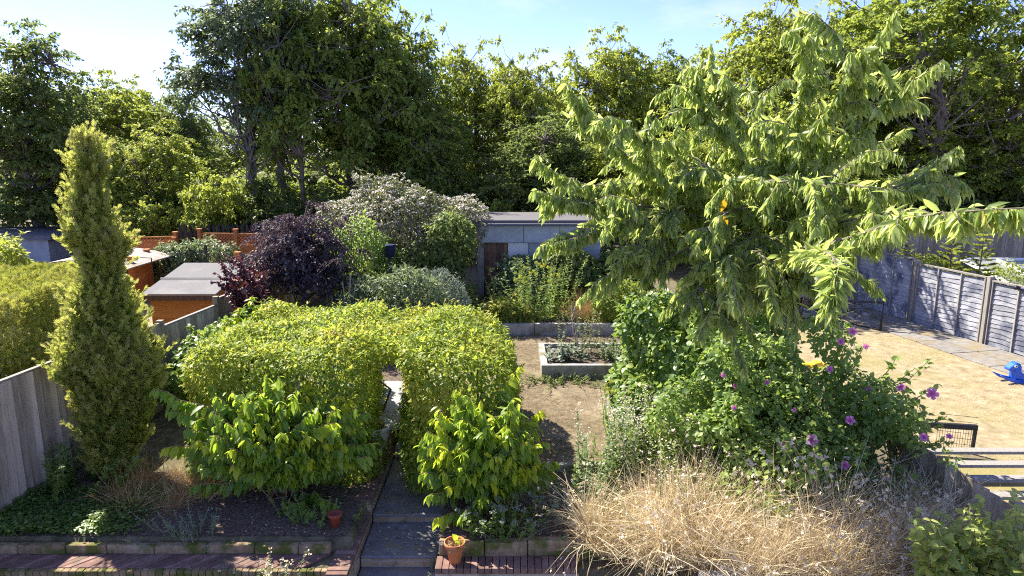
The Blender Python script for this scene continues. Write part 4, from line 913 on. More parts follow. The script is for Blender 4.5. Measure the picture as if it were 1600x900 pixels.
# ------------------------------------------------------------------ bushes right of the lawn
bush('camellia', 'glossy dark leafy bush below the cherry tree', 'bush', (2.55, 10.3, .66), [((2.55, 10.2, 1.8), (1.0, .95, 1.25)), ((2.25, 9.9, 1.6), (.6, .6, .9)), ((3.5, 10.2, 1.9), (.8, .8, 1.1)), ((3.35, 8.9, 2.0), (.75, .5, .85))], 19000, .10, G_GLOSSY, 90, 'broad', kw=dict(droop=.5, tone=.6), amp=.22, fr=2.2)
ht = thing('hawthorn_tree', 'dense small leaved tree filling the space behind the cherry', 'tree', (6.4, 19.4, 1.2))
mb, lv = crown_tree(91, 5.4, [((0, 0, 3.3), (2.7, 1.6, 2.0)), ((-1.9, -.4, 2.3), (1.6, 1.1, 1.5)), ((1.8, -.4, 2.2), (1.5, 1.1, 1.4))], .14, 330, 84, .50, .11)
o = part('trunk', mb, BARK, None, True); o.parent = ht; o = link_leaves('crown', lv, G_BRIGHT); o.parent = ht

hb = thing('hibiscus', 'sprawling green hibiscus bush with pink flowers at lower right', 'shrub', (3.35, 7.9, .6))
rng = RG(95)
lob = [((3.1, 8.1, 1.75), (.95, .7, 1.0)), ((4.05, 8.1, 1.95), (.80, .6, .58)), ((3.35, 7.55, 1.45), (.95, .5, .55)), ((2.5, 8.5, 1.5), (.5, .5, .7))]
def hbs(p):
    s = ell(p, *lob[0])
    for c, r in lob[1:]: s = np.minimum(s, ell(p, c, r))
    return s
P, N = shell(hbs, (1.2, 6.6, .7), (5.6, 9.4, 3.1), 15000, rng, .55, .34, 3.0, 6, .2)
L1 = hedge_leaves(P, N, rng, 'broad', .07, droop=.35, out=.7, jit=.7, upn=.7, tone=.5, seed=8)
mb = MB(); Ls = [L1]
tips = [at(1430, 575, 8.2), at(1465, 600, 8.0), at(1400, 560, 8.3), at(1350, 540, 8.4), at(1480, 650, 7.8), at(1485, 690, 7.6), at(1250, 520, 8.4), at(1190, 530, 8.3), at(1150, 545, 8.4), at(1310, 525, 8.5), at(1455, 560, 8.2), at(1390, 590, 8), at(1340, 770, 7.2), at(1100, 600, 8.3)]
for tpz in tips + [np.array(l[0]) + RV(rng, 1)[0] * np.array(l[1]) * .9 for l in lob for _ in range(26)]:
    c = curve(np.array([3.35, 7.9, .55]) + rng.normal(size=3) * [.15, .1, 0], tpz, rng, wob=.08, k=8, rise=.05); mb.tube(c, np.linspace(.014, .004, 8), 5)
    k = 46; u = .55 + .45 * rng.random(k) ** .8; p = np.stack([np.interp(u, np.linspace(0, 1, 8), c[:, i]) for i in range(3)], 1) + RV(rng, k) * .035
    Ls.append(inst('broad', p, RV(rng, k) + nrm(c[-1] - c[-3]) * .6 - UP * .2, UP + RV(rng, k) * .6, .06 + .035 * rng.random(k), 1, .35 + .5 * rng.random(k)))
part('stem', mb, BARK_GREY, hb, True); link_leaves('foliage', merge(Ls), G_HIB, hb)
def flower(p, facing, s, m, parent, name='flower', pet=5, w_=.62):
    f = nrm(np.asarray(facing, float)); a = nrm(np.cross(f, UP + .01)); b = np.cross(f, a); th = np.arange(pet) * 2 * math.pi / pet + rng.random()
    D = np.cos(th)[:, None] * a + np.sin(th)[:, None] * b + f * .35
    T = (np.array([[0, 0, 0], [.4, .30, .02], [.45, 0, -.04], [.4, -.30, .02], [.85, .34, -.02], [.95, 0, -.1], [.85, -.34, -.02], [1.0, 0, -.1]]), LT['leaf'][1])
    V = inst(T, np.repeat(p[None], pet, 0), D, np.repeat(f[None], pet, 0), s, w_ * 1.7, np.linspace(.1, .9, pet)); V = (V[0], V[1], np.clip(np.tile([0, .55, .35, .55, .85, .7, .85, 1.], pet) + np.repeat(rng.random(pet) * .15, 8), 0, 1)); return link_leaves(name, V, m, parent)
for (px, py, s) in [(1332, 518, .05), (1313, 534, .05), (1353, 541, .035), (1456, 615, .065), (1407, 605, .05), (1268, 688, .06), (1225, 697, .055), (1443, 683, .06), (1328, 657, .045), (1148, 603, .045), (1130, 586, .04), (1147, 637, .035), (1320, 727, .045), (1308, 772, .05), (1296, 577, .04), (1357, 607, .04), (1198, 597, .035), (1483, 682, .035), (1240, 640, .03), (1382, 747, .03)]:
    p = at(px, py, 7.15 + (.6 if py < 620 else 0) + (.1 if px > 1400 else 0)); 
    flower(p, (-.2 + rng.normal() * .3, -1 + rng.normal() * .3, .45 + rng.normal() * .35), s * (.85 + .4 * rng.random()), PINKF, hb)

# ------------------------------------------------------------------ straw grass
def grass(name, label, n, area, H, mat, seed, lean=.5, kind=None, cat='grass', heads=None, zfix=None, wd=1.):
    rng = RG(seed); x0, x1, y0, y1 = area; P = np.stack([x0 + rng.random(n) * (x1 - x0), y0 + rng.random(n) * (y1 - y0), np.zeros(n)], 1)
    q = np.array([(x0 + x1) / 2, (y0 + y1) / 2]); r = ((P[:, 0] - q[0]) / (x1 - x0) * 2) ** 2 + ((P[:, 1] - q[1]) / (y1 - y0) * 2) ** 2; P = P[r < 1.05]; n = len(P)
    nc = max(3, n // 45); ci_ = rng.integers(0, nc, n); CC_ = P[noise3(P * [1, 1, 0], 3.3, seed + 2) > -.35][:nc].copy(); nc = len(CC_); ci_ = ci_ % nc; of = rng.normal(size=(n, 3)) * [.035, .035, 0]; tu = rng.random(n) < .8; P = np.where(tu[:, None], CC_[ci_] + of, P); of = np.where(tu[:, None], of, 0)
    P[:, 2] = (Z(P[:, 0], P[:, 1]) if zfix is None else zfix) - .01
    cl = noise3(P * [1, 1, 0], 2.5, seed); L = []; hd_ = []
    A0 = nrm(UP + of * 9 * lean + (rng.normal(size=(nc, 3)) * [.3, .3, 0] * lean)[ci_] + RV(rng, n) * lean * .45 + np.stack([np.sin(cl * 5), np.cos(cl * 4), 0 * cl], 1) * .35 * lean); D = RV(rng, n) * [1, 1, .1]
    S_ = H * (.45 + .75 * rng.random(n)) * np.where(tu, (.45 + .9 * rng.random(nc) ** 1.3)[ci_], .8); rn = np.clip(.5 + .25 * cl + .5 * (rng.random(n) - .5), 0, 1); kk = rng.integers(0, 3, n)
    for k in range(3):
        s = kk == k
        if s.sum(): L.append(inst('blade%d' % k, P[s], A0[s], D[s], S_[s], wd, rn[s]))
    root = thing(name, label, cat, (q[0], q[1], P[:, 2].mean()))
    if kind: root['kind'] = kind
    link_leaves('blades', merge(L), mat, root)
    if heads:
        cnt, hs_, hm = heads; ii = rng.permutation(n)[:cnt]; c = np.where(kk[ii] == 0, .15, np.where(kk[ii] == 1, .5, .95)); B = nrm(np.cross(D[ii], A0[ii])); Nn = np.cross(A0[ii], B)
        T = P[ii] + S_[ii, None] * ((1 - .25 * c)[:, None] * A0[ii] - c[:, None] * Nn)
        L = []
        for rr in range(7): L.append(inst('kite', T + RV(rng, cnt) * hs_ * .25, RV(rng, cnt) + A0[ii] * .4, RV(rng, cnt), hs_ * (.6 + .8 * rng.random(cnt)), 1.1, rng.random(cnt)))
        o = link_leaves('seed_heads', merge(L), hm, root); o['kind'] = 'stuff'
    return root
grass('straw_grass', 'big mass of pale straw grass with white seed heads in the timber planter', 34000, (1.5, 4.8, 6.05, 7.7), .64, STRAW, 100, 1.0, heads=(1500, .034, FLUFF), zfix=.86)
grass('straw_grass', 'feathery straw clump spilling left of the timber planter', 11000, (.85, 2.6, 6.7, 8.0), .60, STRAW, 101, 1.1, heads=(1500, .024, STRAW), zfix=.6)
grass('rust_grass', 'rust brown dead stems behind the seed heads below the hibiscus', 3600, (2.3, 3.9, 7.2, 8.2), .75, RUST, 102, .5, heads=(500, .022, FLUFF), zfix=.7)
grass('dead_grass_clump', 'orange brown dead grass clump at the foot of the cypress', 4200, (-5.25, -3.85, 7.95, 8.95), .42, RUST, 103, 1.3)
grass('dead_grass_wisp', 'small amber tuft on bare soil in the left bed', 260, (-4.5, -4.1, 7.75, 7.95), .13, RUST, 104, 1.4)
# tall dry stems with bobbles to the right
rng = RG(106); dr = thing('dry_seed_stems', 'arching dry seed stems leaning across the plank fence at lower right', 'plant', (3.6, 6.9, .86)); mb = MB(); L = []
for (a, b) in [((1290, 800), (1235, 690)), ((1300, 800), (1350, 745)), ((1260, 770), (1215, 690)), ((1400, 850), (1500, 765)), ((1395, 850), (1440, 800)), ((1380, 860), (1420, 790)), ((1330, 830), (1340, 745)), ((1280, 790), (1270, 690)), ((1310, 810), (1290, 720)), ((1240, 790), (1190, 700)), ((1200, 790), (1165, 720)), ((1390, 870), (1385, 800)), ((1405, 860), (1470, 830)), ((1320, 820), (1385, 770)), ((1400, 870), (1530, 880))]:
    s = at(*a, 6.3); e = at(*b, 6.0); s[2] -= .25; m_ = (s + e) / 2 + UP * .18; c = np.array([s, (s + m_) / 2 + UP * .03, m_, (m_ + e) / 2 + UP * .02, e]); mb.tube(c, [.004, .004, .003, .003, .002], 4)
    for k in range(5): p = c[-1 - k // 2] + RV(rng, 1)[0] * .04; V = np.repeat(p[None], 7, 0); L.append(inst('kite', V, RV(rng, 7), RV(rng, 7), .03, 1.5, rng.random(7)))
part('stem', mb, solid('dry_stem', [(.45, .32, .16), (.6, .45, .25)], 5, .8, 0), dr); o = link_leaves('seed_heads', merge(L), FLUFF, dr)

# ------------------------------------------------------------------ stemmed wild plants
def stem_plant(name, label, base, n, H, spread, mat, seed, L=.05, tmpl='slim', gap=.02, top=None, cat='plant', group=None, lean=.25, start=.1, stemmat=None, flowers=None, ang=.35, tm=None):
    rng = RG(seed); root = thing(name, label, cat, base, group); mb = MB(); O = []; A = []; N = []; S = []; R = []; T = []
    for i in range(n):
        s = np.array(base) + np.array([rng.normal() * spread[0] * .45, rng.normal() * spread[1] * .45, -.02]); h = H * (.65 + .4 * rng.random())
        e = s + np.array([(s[0] - base[0]) * .5 + rng.normal() * lean * h * .4, (s[1] - base[1]) * .4 + rng.normal() * lean * h * .4, h]); c = curve(s, e, rng, wob=.05, k=6); mb.tube(c, np.linspace(.006, .003, 6), 4); T.append(e)
        m = int(h * (1 - start) / gap); u = start + (1 - start) * rng.random(m); p = np.stack([np.interp(u, np.linspace(0, 1, 6), c[:, j]) for j in range(3)], 1)
        d = RV(rng, m) * [1, 1, .2]; O.append(p); A.append(d + UP * ang); N.append(UP + RV(rng, m) * .4 - d * .3); S.append(L * (1.15 - .6 * u) * (.7 + .6 * rng.random(m))); R.append(np.clip(.3 + .35 * u + .4 * (rng.random(m) - .3), 0, 1))
    O = np.concatenate(O); part('stem', mb, stemmat or TWIG, root)
    link_leaves('foliage', inst(tmpl, O, np.concatenate(A), np.concatenate(N), np.concatenate(S), 1, np.concatenate(R)), mat, root)
    if top:
        k, s_, hs_, fm = top; T = np.array(T); T = np.repeat(T, k, 0); m = len(T); T = T + RV(rng, m) * np.array([hs_, hs_, hs_ * (tm or .5)])
        o = link_leaves('flower_heads', inst('kite', T, RV(rng, m), UP + RV(rng, m) * .6, s_, 1.6, rng.random(m)), fm, root); o['kind'] = 'stuff'
    return root
GST = solid('green_stem', [(.12, .16, .05), (.20, .24, .09)], 5, .7, 0)
def gz(px, py, z=.62): p = onz(px, py, z); return (p[0], p[1], z)
stem_plant('sedum', 'fleshy green sedum with pale flower heads against the left fence', gz(95, 760), 40, .62, (1.0, .5), G_HIB, 110, .085, 'broad', .010, top=(34, .02, .055, G_SAGE), lean=.2, start=.05, stemmat=GST, tm=.15)
stem_plant('sedum', 'second paler sedum clump between board fence and cypress', gz(130, 715), 26, .62, (.8, .4), G_SAGE, 111, .08, 'broad', .010, top=(30, .02, .05, G_SAGE), lean=.2, start=.05, stemmat=GST, tm=.15)
stem_plant('lavender', 'grey green lavender tuft in the soil below the big leaved shrub', gz(305, 835), 26, .30, (.32, .25), G_SILVER, 112, .05, 'slim', .012, lean=.6, start=.05, stemmat=GST)
stem_plant('rosemary', 'green rosemary with dry spikes before the front brick wall', (at(415, 900, 6.75)[0], 6.72, .1), 18, .62, (.30, .16), G_SAGE, 113, .045, 'slim', .009, lean=.3, stemmat=GST, top=(8, .03, .03, STRAW), tm=2)
stem_plant('silver_plant', 'small silvery plant rising over the front wall at far left', (at(150, 900, 6.75)[0], 6.75, .1), 10, .42, (.22, .1), G_SILVER, 114, .05, 'slim', .01, lean=.3, stemmat=GST)
stem_plant('silver_plant', 'tiny silvery sprig at the bottom edge left of the rosemary', (at(345, 905, 6.75)[0], 6.75, .1), 6, .34, (.12, .1), G_SILVER, 115, .045, 'slim', .01, lean=.3, stemmat=GST)
stem_plant('spurge', 'whorled grey green spurge beside the yellow tipped shrub', (.55, 8.15, .62), 24, .42, (.75, .5), G_SILVER, 116, .085, 'slim', .010, lean=.5, start=.5, stemmat=GST, ang=.15)
stem_plant('spurge', 'low whorled spurge spilling over the stone edging near the pot', (.20, 7.45, .62), 12, .26, (.42, .25), G_SAGE, 117, .08, 'slim', .008, lean=.6, start=.4, stemmat=GST, ang=.1)
stem_plant('flowering_herb', 'leafy herb with pale flower heads under the right large leaved shrub', (-.22, 7.42, .6), 26, .40, (.55, .3), G_HIB, 118, .07, 'broad', .016, top=(26, .022, .035, G_SILVER), lean=.4, stemmat=GST)
stem_plant('herb_tuft', 'low green herb left of the steps under hanging leaves', (-2.45, 7.75, .6), 18, .30, (.5, .25), G_HIB, 119, .06, 'broad', .014, lean=.5, stemmat=GST)
stem_plant('trailing_herb', 'pale trailing herb in the joint between steps and pot wall', (-.93, 7.25, .16), 8, .20, (.05, .3), G_SILVER, 120, .03, 'broad', .01, lean=.5, stemmat=GST)
wl = [('tall aster with white fluff at the left end of the wild patch', 960, 8.5, 1.25, 16, FLUFF), ('aster clump with fading fluffy heads beside the kerb', 1005, 8.6, 1.25, 20, FLUFF), ('green aster clump below the glossy bush', 1055, 8.6, 1.2, 20, FLUFF),
      ('leafy aster clump left of the hibiscus', 1105, 8.3, 1.15, 20, FLUFF), ('yellow green aster between straw and hibiscus', 1155, 8.0, 1.05, 18, FLUFF), ('upright dark green weed at the kerb end', 930, 8.4, .75, 7, None), ('upright green weed beside the feathery straw', 958, 8.0, .65, 7, None), ('fine green aster clump above the straw mass', 1035, 8.2, 1.0, 18, FLUFF)]
for i, (lb, px, Y, H, n, tm_) in enumerate(wl):
    stem_plant('aster', lb, (at(px, 700, Y)[0], Y, .6), n, H, (.42, .3), [G_SAGE, G_HIB][i % 2], 130 + i, .095, 'leaf', .012, top=(26, .026, .07, tm_) if tm_ else None, lean=.22, stemmat=GST, tm=1.8, group='wild asters before the hibiscus')
stem_plant('aster', 'tallest aster clump rising in front of the left hibiscus branches', (2.45, 7.95, .6), 18, 1.25, (.4, .3), G_HIB, 138, .095, 'leaf', .012, top=(22, .026, .07, FLUFF), lean=.25, stemmat=GST, tm=1.8, group='wild asters before the hibiscus')
stem_plant('wild_grass', 'green stems pushing up through the left of the straw mass', (1.75, 7.3, .62), 14, .85, (.9, .5), G_SAGE, 171, .09, 'slim', .012, top=(14, .026, .06, FLUFF), lean=.35, stemmat=GST, tm=1.8)
stem_plant('wild_grass', 'green stems mixed into the back of the straw below pink flowers', (3.0, 7.35, .7), 16, .95, (1.3, .35), G_HIB, 172, .09, 'leaf', .014, top=(14, .026, .06, FLUFF), lean=.35, stemmat=GST, tm=1.8)
pp = stem_plant('evening_primrose', 'thin yellow flowered stems at the right edge of the brown lawn', gz(958, 665, .68), 5, .85, (.16, .12), G_HIB, 140, .06, 'slim', .02, lean=.2, stemmat=GST)
rng = RG(141)
for (px, py) in [(954, 596), (950, 607), (957, 612)]: flower(at(px, py, 9.4), (0, -1, .4), .035, YELF, pp, 'flower', 4)

# ------------------------------------------------------------------ mid garden plants
def lob3(px, py, Y, rx, rz, ry=None):
    return (tuple(at(px, py, Y)), (rx, ry or rx * .8, rz))
ev = stem_plant('evening_primrose', 'tall bushy primrose with yellow flowers before the shed', (.62, 16.0, 1.1), 46, 1.5, (.95, .6), G_HIB, 150, .10, 'slim', .016, lean=.15, stemmat=GST)
for (px, py) in [(812, 433), (818, 441), (820, 434), (829, 427), (843, 413), (846, 417), (850, 414), (856, 418), (838, 411), (834, 424), (862, 430), (872, 430), (805, 438), (820, 418), (838, 428), (858, 440), (845, 451)]:
    flower(at(px, py, 15.75), (rng.normal() * .2, -1, .5), .05, YELF, ev, 'flower', 4)
bush('currant_bush', 'blue green leafy bush directly before the shed door', 'bush', (-.05, 17.3, 1.15), [((-.05, 17.3, 1.7), (.45, .4, .7)), ((.5, 17.4, 1.65), (.5, .35, .55))], 4200, .11, G_SAGE, 151, 'broad')
bush('box_bush', 'low yellow green conifer bush at the left end of the concrete wall', 'bush', (-.1, 15.9, 1.1), [((-.1, 15.85, 1.35), (.45, .3, .38)), ((.45, 15.8, 1.25), (.35, .25, .25))], 3600, .09, G_CYP, 152, 'spray')
bush('dark_bush', 'dark rounded bush right of the yellow primrose', 'bush', (2.3, 17.3, 1.15), [((1.6, 17.4, 1.8), (.75, .5, .75)), ((2.6, 17.4, 1.7), (.8, .5, .7))], 6500, .11, G_DARK, 153, 'broad')
bush('rounded_shrub', 'clipped olive green shrub on the raised bed right of ferns', 'bush', (2.55, 15.9, 1.1), [((2.55, 15.8, 1.6), (.62, .5, .52))], 5600, .07, G_WOOD, 154, 'leaf', amp=.06)
bush('blue_shrub', 'bluish green low shrub at right behind the square raised bed', 'bush', (3.0, 13.6, .9), [((3.1, 13.6, 1.3), (.7, .6, .55))], 4200, .08, G_SAGE, 155, 'broad')
bush('dark_shrub', 'dark low shrub between square raised bed and glossy bush', 'bush', (2.6, 12.3, .8), [((2.7, 12.1, 1.0), (.7, .5, .45)), ((2.0, 11.9, .9), (.45, .3, .28))], 4500, .06, G_DARK, 156, 'leaf')
grass('bronze_grass', 'rusty fern stems behind the concrete wall near the primrose', 1100, (1.15, 1.9, 15.7, 16.5), .62, RUST, 157, .8)
grass('green_grass_tuft', 'arching yellow green grass tuft on the wall before the olive shrub', 800, (1.8, 2.5, 15.55, 15.95), .42, G_CYP, 158, 1.3)
stem_plant('artichoke', 'silvery vegetable plant at the left of the square raised bed', (1.0, 13.2, .99), 24, .34, (.35, .4), G_SILVER, 160, .10, 'broad', .02, lean=.6, stemmat=GST)
stem_plant('bean_plant', 'climbing plant on canes in the middle of the raised bed', (1.35, 13.6, .99), 16, .85, (.4, .3), G_SAGE, 161, .07, 'broad', .03, lean=.3, stemmat=TWIG)
stem_plant('leafy_vegetable', 'round leaved vegetable at right inside the raised bed', (2.0, 13.2, .99), 34, .45, (.5, .4), G_SAGE, 162, .08, 'broad', .02, lean=.5, stemmat=GST)
stem_plant('creeping_weed', 'dark creeping weed along the front of the raised bed', (.95, 12.35, .8), 80, .17, (.9, .25), G_DARK, 163, .06, 'broad', .02, lean=1.2, stemmat=GST)
ck = thing('garden_canes', 'pair of straw coloured canes standing in the raised bed', 'canes', (1.35, 13.3, .99))
for (a, b) in [((905, 560), (898, 505)), ((912, 562), (895, 520)), ((896, 520), (893, 470)), ((893, 500), (899, 478))]:
    mb = MB(); mb.tube([at(*a, 13.3), at(*b, 13.5)], .010, 5); part('cane', mb, PALEWOOD, ck)
bc = thing('bamboo_canes', 'thin crossed canes rising behind the hedge top', 'canes', tuple(at(543, 475, 14)))
for (a, b) in [((541, 480), (548, 428)), ((545, 480), (535, 440)), ((540, 480), (556, 445))]:
    mb = MB(); mb.tube([at(*a, 14) - UP * .6, at(*b, 14)], .012, 5); part('cane', mb, PALEWOOD, bc)

# purple tree, wine smoke bush, viburnum & companions
rng = RG(170)
pt = thing('purple_maple', 'dark purple leaved small tree left of the white flowering shrub', 'tree', (-4.7, 15.2, 1.0))
mb, lv = crown_tree(171, 3.0, [((0, 0, 2.0), (.95, .9, .95)), ((.3, -.1, 1.3), (1.0, .9, .9)), ((-.25, 0, 1.5), (.9, .8, .9))], .06, 270, 112, .42, .06, flat=.45, droop=.6, tw=.5)
o = part('trunk', mb, BARK, None, True); o.parent = pt; o = link_leaves('crown', lv, G_PURPLE); o.parent = pt
ex = [at(335, 425, 12.9), at(330, 440, 12.8), at(345, 445, 12.8), at(350, 415, 13), at(365, 400, 13.2), at(370, 430, 12.9), at(385, 445, 12.8), at(395, 410, 13.2), at(400, 440, 13), at(350, 395, 13.2), at(375, 415, 13.1), at(410, 425, 13.2), at(362, 448, 12.8), at(340, 405, 13)]
shoot_shrub('smoke_bush', 'wine red round leaves reaching over the felt shed roof', 'shrub', (-5.0, 13.6, .85), ex * 2, G_WINE, 172, L=.085, gap=.035, tmpl='broad', start=.55, droop=.5, rise=.15, tipbright=0, basetone=.5)
vb = thing('viburnum', 'domed shrub covered in creamy white flower clusters', 'shrub', (-3.0, 18.8, 1.2))
lob = [((-3.05, 18.8, 3.35), (1.75, 1.3, 1.15)), ((-2.2, 18.5, 2.8), (1.35, 1.1, 1.05)), ((-3.7, 18.9, 3.0), (1.3, 1.0, 1.3))]
def vbs(p):
    s = ell(p, *lob[0])
    for c, r in lob[1:]: s = np.minimum(s, ell(p, c, r))
    return s
P, N = shell(vbs, (-5.6, 17, 1.4), (-.5, 20.3, 4.9), 13000, rng, .6, .34, 2.0, 5, .22)
link_leaves('foliage', hedge_leaves(P, N, rng, 'leaf', .12, droop=.7, tone=.5), leafmat('leaf_viburnum', [(.07, .085, .035), (.12, .14, .06), (.20, .20, .10), (.28, .24, .15)], (.34, .36, .12), .35), vb)
k = (N[:, 2] > -.45); Pf = P[k]; Nf = N[k]; s = vbs(Pf) > -.22; Pf = Pf[s]; Nf = Nf[s]; ii = rng.permutation(len(Pf))[:820]; Pc = Pf[ii] + Nf[ii] * .05; L = []
for r_ in range(13): L.append(inst('kite', Pc + RV(rng, len(Pc)) * [.075, .075, .02], RV(rng, len(Pc)) * [1, 1, .4], UP + RV(rng, len(Pc)) * .5, .035 + .02 * rng.random(len(Pc)), 1.7, rng.random(len(Pc))))
o = link_leaves('blossom', merge(L), WHITEF, vb); o['kind'] = 'stuff'
mb = MB()
for i in range(22):
    c_, r_ = lob[i % 3]; mb.tube(curve((-3.0 + rng.normal() * .15, 18.8, 1.1), np.array(c_) + RV(rng, 1)[0] * np.array(r_) * .8, rng, wob=.12, k=7), np.linspace(.035, .008, 7), 5)
part('stem', mb, BARK, vb, True)
bush('laurel', 'fresh green shrub with pale leaves between purple tree and white shrub', 'shrub', (-3.9, 15.9, 1.0), [((-3.75, 15.9, 2.5), (.75, .6, 1.0)), ((-3.3, 15.8, 1.9), (.7, .6, .7))], 4600, .10, G_HIB, 180, 'leaf', amp=.25, srad=.012)
bush('rhododendron', 'olive leaved mound just behind the hedge top', 'shrub', (-2.8, 14.4, .95), [((-2.75, 14.4, 1.75), (.95, .7, .68)), ((-2.2, 14.6, 1.9), (.6, .6, .55))], 5200, .12, G_GREY, 181, 'slim')
bush('grey_shrub', 'silvery grey shrub left of the shed post', 'shrub', (-1.55, 15.2, 1.0), [((-1.55, 15.2, 1.7), (.48, .4, .78))], 4200, .08, G_SILVER, 182, 'slim', kw=dict(droop=-.6, tone=.5))
bush('ivy_bush', 'dark glossy evergreen at the left corner of the shed', 'shrub', (-1.5, 17.2, 1.15), [((-1.6, 17.3, 2.1), (.65, .5, 1.15)), ((-2.3, 17.2, 1.9), (.6, .5, .8))], 7500, .09, G_DARK, 183, 'broad')
bush('dark_shrub', 'shadowy low shrub left of the path to the shed', 'shrub', (-2.0, 16.2, 1.0), [((-2.2, 16.2, 1.4), (.9, .6, .55)), ((-1.2, 16.6, 1.3), (.4, .4, .35))], 5500, .08, G_DARK, 184, 'leaf')
bush('ivy_bush', 'ivy and brambles against the left fence behind the hedge', 'shrub', (-5.0, 12.2, .8), [((-5.3, 11.6, 1.3), (.45, 1.0, .65)), ((-5.1, 13.2, 1.3), (.5, .9, .6))], 6500, .09, G_GLOSSY, 185, 'broad')
bt = bush('blue_tub_plant', 'dark shrub holding the gap below the white flowers', 'shrub', (-3.5, 17.4, 1.1), [((-3.5, 17.4, 1.9), (.9, .5, .8)), ((-2.9, 17.2, 1.8), (.7, .5, .7))], 5500, .09, G_GLOSSY, 186, 'leaf')
tb = at(608, 392, 16.2); mb = MB(); mb.lathe(tb - UP * .14, [(.12, 0), (.14, .26), (.15, .27), (.15, .29), (.12, .29)], 18); mb.tube([tb - UP * .14, [tb[0], tb[1], 1.0]], .02, 6)
tag(center_obj(part('blue_bin', mb, solid('dark_blue_plastic', [(.01, .015, .06), (.02, .03, .09)], 2, .4, 0), None, True)), 'dark blue bucket on a post below the white flowering shrub', 'bucket')

# ------------------------------------------------------------------ neighbours' shrubs
bush('buddleia', 'pale green round bush in front of the orange lattice fence', 'shrub', (-10.0, 20.0, 1.1), [((-10.0, 20, 1.75), (.72, .5, .72))], 3400, .11, G_GREY, 190, 'leaf', amp=.2)
bush('buddleia', 'second pale bush beside the black feeder stand', 'shrub', (-8.9, 20.5, 1.1), [((-8.9, 20.5, 1.8), (.85, .5, .75))], 3800, .11, G_GREY, 191, 'leaf', amp=.2)
bush('lime_shrub', 'lime yellow low shrub between the two pale bushes', 'shrub', (-9.35, 19.6, 1.1), [((-9.4, 19.5, 1.45), (.5, .35, .4))], 1800, .10, G_GOLD, 192, 'leaf')
bush('lime_tree', 'bright yellow green bush at the extreme left above golden hedge', 'shrub', (-11.6, 14.2, .9), [((-11.6, 14.2, 2.7), (1.1, .8, .85)), ((-10.6, 14.2, 2.85), (.6, .5, .35))], 6000, .13, G_BRIGHT, 193, 'leaf', amp=.3)
def spruce(label, px, pytop, Y, H, R_, seed):
    b = at(px, pytop, Y); b[2] -= H; rng = RG(seed); root = thing('young_spruce', label, 'tree', b, 'young spruces beyond the right fence'); mb = MB(); mb.tube([b, b + UP * H], [.035, .006], 6); L = []
    nz_ = int(H / .12)
    for i in range(nz_):
        z = H * (i + .5) / nz_; r = R_ * (1 - z / H) ** .8 + .05
        for j in range(7):
            th = rng.random() * 6.28; d = np.array([math.cos(th), math.sin(th), .28]); e = b + UP * z + d * r * (.8 + .3 * rng.random()); s = b + UP * z; mb.tube([s, e], [.008, .003], 3, cap=False)
            k = max(4, int(r / .035)); u = .15 + .85 * rng.random(k); L.append(inst('spray', s + (e - s) * u[:, None], d + RV(rng, k) * .35, UP + RV(rng, k) * .25, .11 + .04 * rng.random(k), 1.1, rng.random(k)))
    part('trunk', mb, BARK, root); link_leaves('foliage', merge(L), G_BRIGHT, root)
spruce('small bright spruce left of the tallest one beyond the right fence', 1418, 382, 18.3, 1.5, .55, 200)
spruce('middle spruce with layered branches beyond the right fence', 1490, 372, 17.6, 1.9, .75, 201)
spruce('narrow sparse spruce beside the greenhouse roof', 1538, 365, 17.0, 1.9, .50, 202)
bush('hedge_bush', 'low green bushes between the spruces behind the lap fence', 'bush', (11.3, 18.2, 1.0), [((11.0, 18.0, 1.6), (1.0, .6, .65)), ((12.3, 17.2, 1.6), (.8, .5, .5))], 5200, .09, G_BRIGHT, 203, 'leaf')
# bottom-right shrub
rng = RG(210); T3 = [at(x, y, 4.9 + rng.random() * .6) for x, y in zip(1425 + rng.random(70) * 200, 790 + rng.random(70) * 130)] + [at(1515, 790, 5.2), at(1530, 780, 5.2), at(1590, 770, 5.1), at(1440, 830, 5.2), at(1425, 860, 5.1), at(1570, 800, 5.0), at(1480, 835, 5.1)]
shoot_shrub('rose_shrub', 'pale green shrub with oval leaves in the bottom right corner', 'shrub', (3.7, 5.0, .1), T3, leafmat('leaf_pale', [(.15, .22, .05), (.25, .33, .08), (.36, .42, .12), (.48, .50, .18)], (.72, .8, .2), .55), 211, L=.105, gap=.035, tmpl='broad', start=.55, droop=.25, side=.7, basetone=.45, tipbright=.3)

# groundcover + litter
rng = RG(220); n = 9000
P = np.stack([-6.3 + rng.random(n) * 1.9, 7.42 + rng.random(n) * 1.1, np.zeros(n)], 1); P = P[(P[:, 0] + 6.3) / 1.9 + (rng.random(n) - .5) * .5 < .8]; n = len(P); P[:, 2] = .60 + .10 * rng.random(n) * (1 + noise3(P, 3, 2))
o = link_leaves('ground_cover', inst('broad', P, RV(rng, n) * [1, 1, .3], UP + RV(rng, n) * .4, .035 + .025 * rng.random(n), 1, rng.random(n) * .8), G_GLOSSY); tag(o, 'dark small leaved ground cover in the left bed', 'ground cover', kind='stuff')
def scatter(name, label, n, area, mat, s, seed, cat, z=.015, tm='kite', up=0, zf=None):
    rng = RG(seed); x0, x1, y0, y1 = area; P = np.stack([x0 + rng.random(n) * (x1 - x0), y0 + rng.random(n) * (y1 - y0), np.zeros(n)], 1); P = P[noise3(P, 1.5, seed) > -.45]; n = len(P); P[:, 2] = (Z(P[:, 0], P[:, 1]) if zf is None else zf) + z
    o = link_leaves(name, inst(tm, P, RV(rng, n) * [1, 1, .15] + UP * up, UP + RV(rng, n) * .5, s * (.5 + rng.random(n)), 1, rng.random(n)), mat); return tag(o, label, cat, kind='stuff')
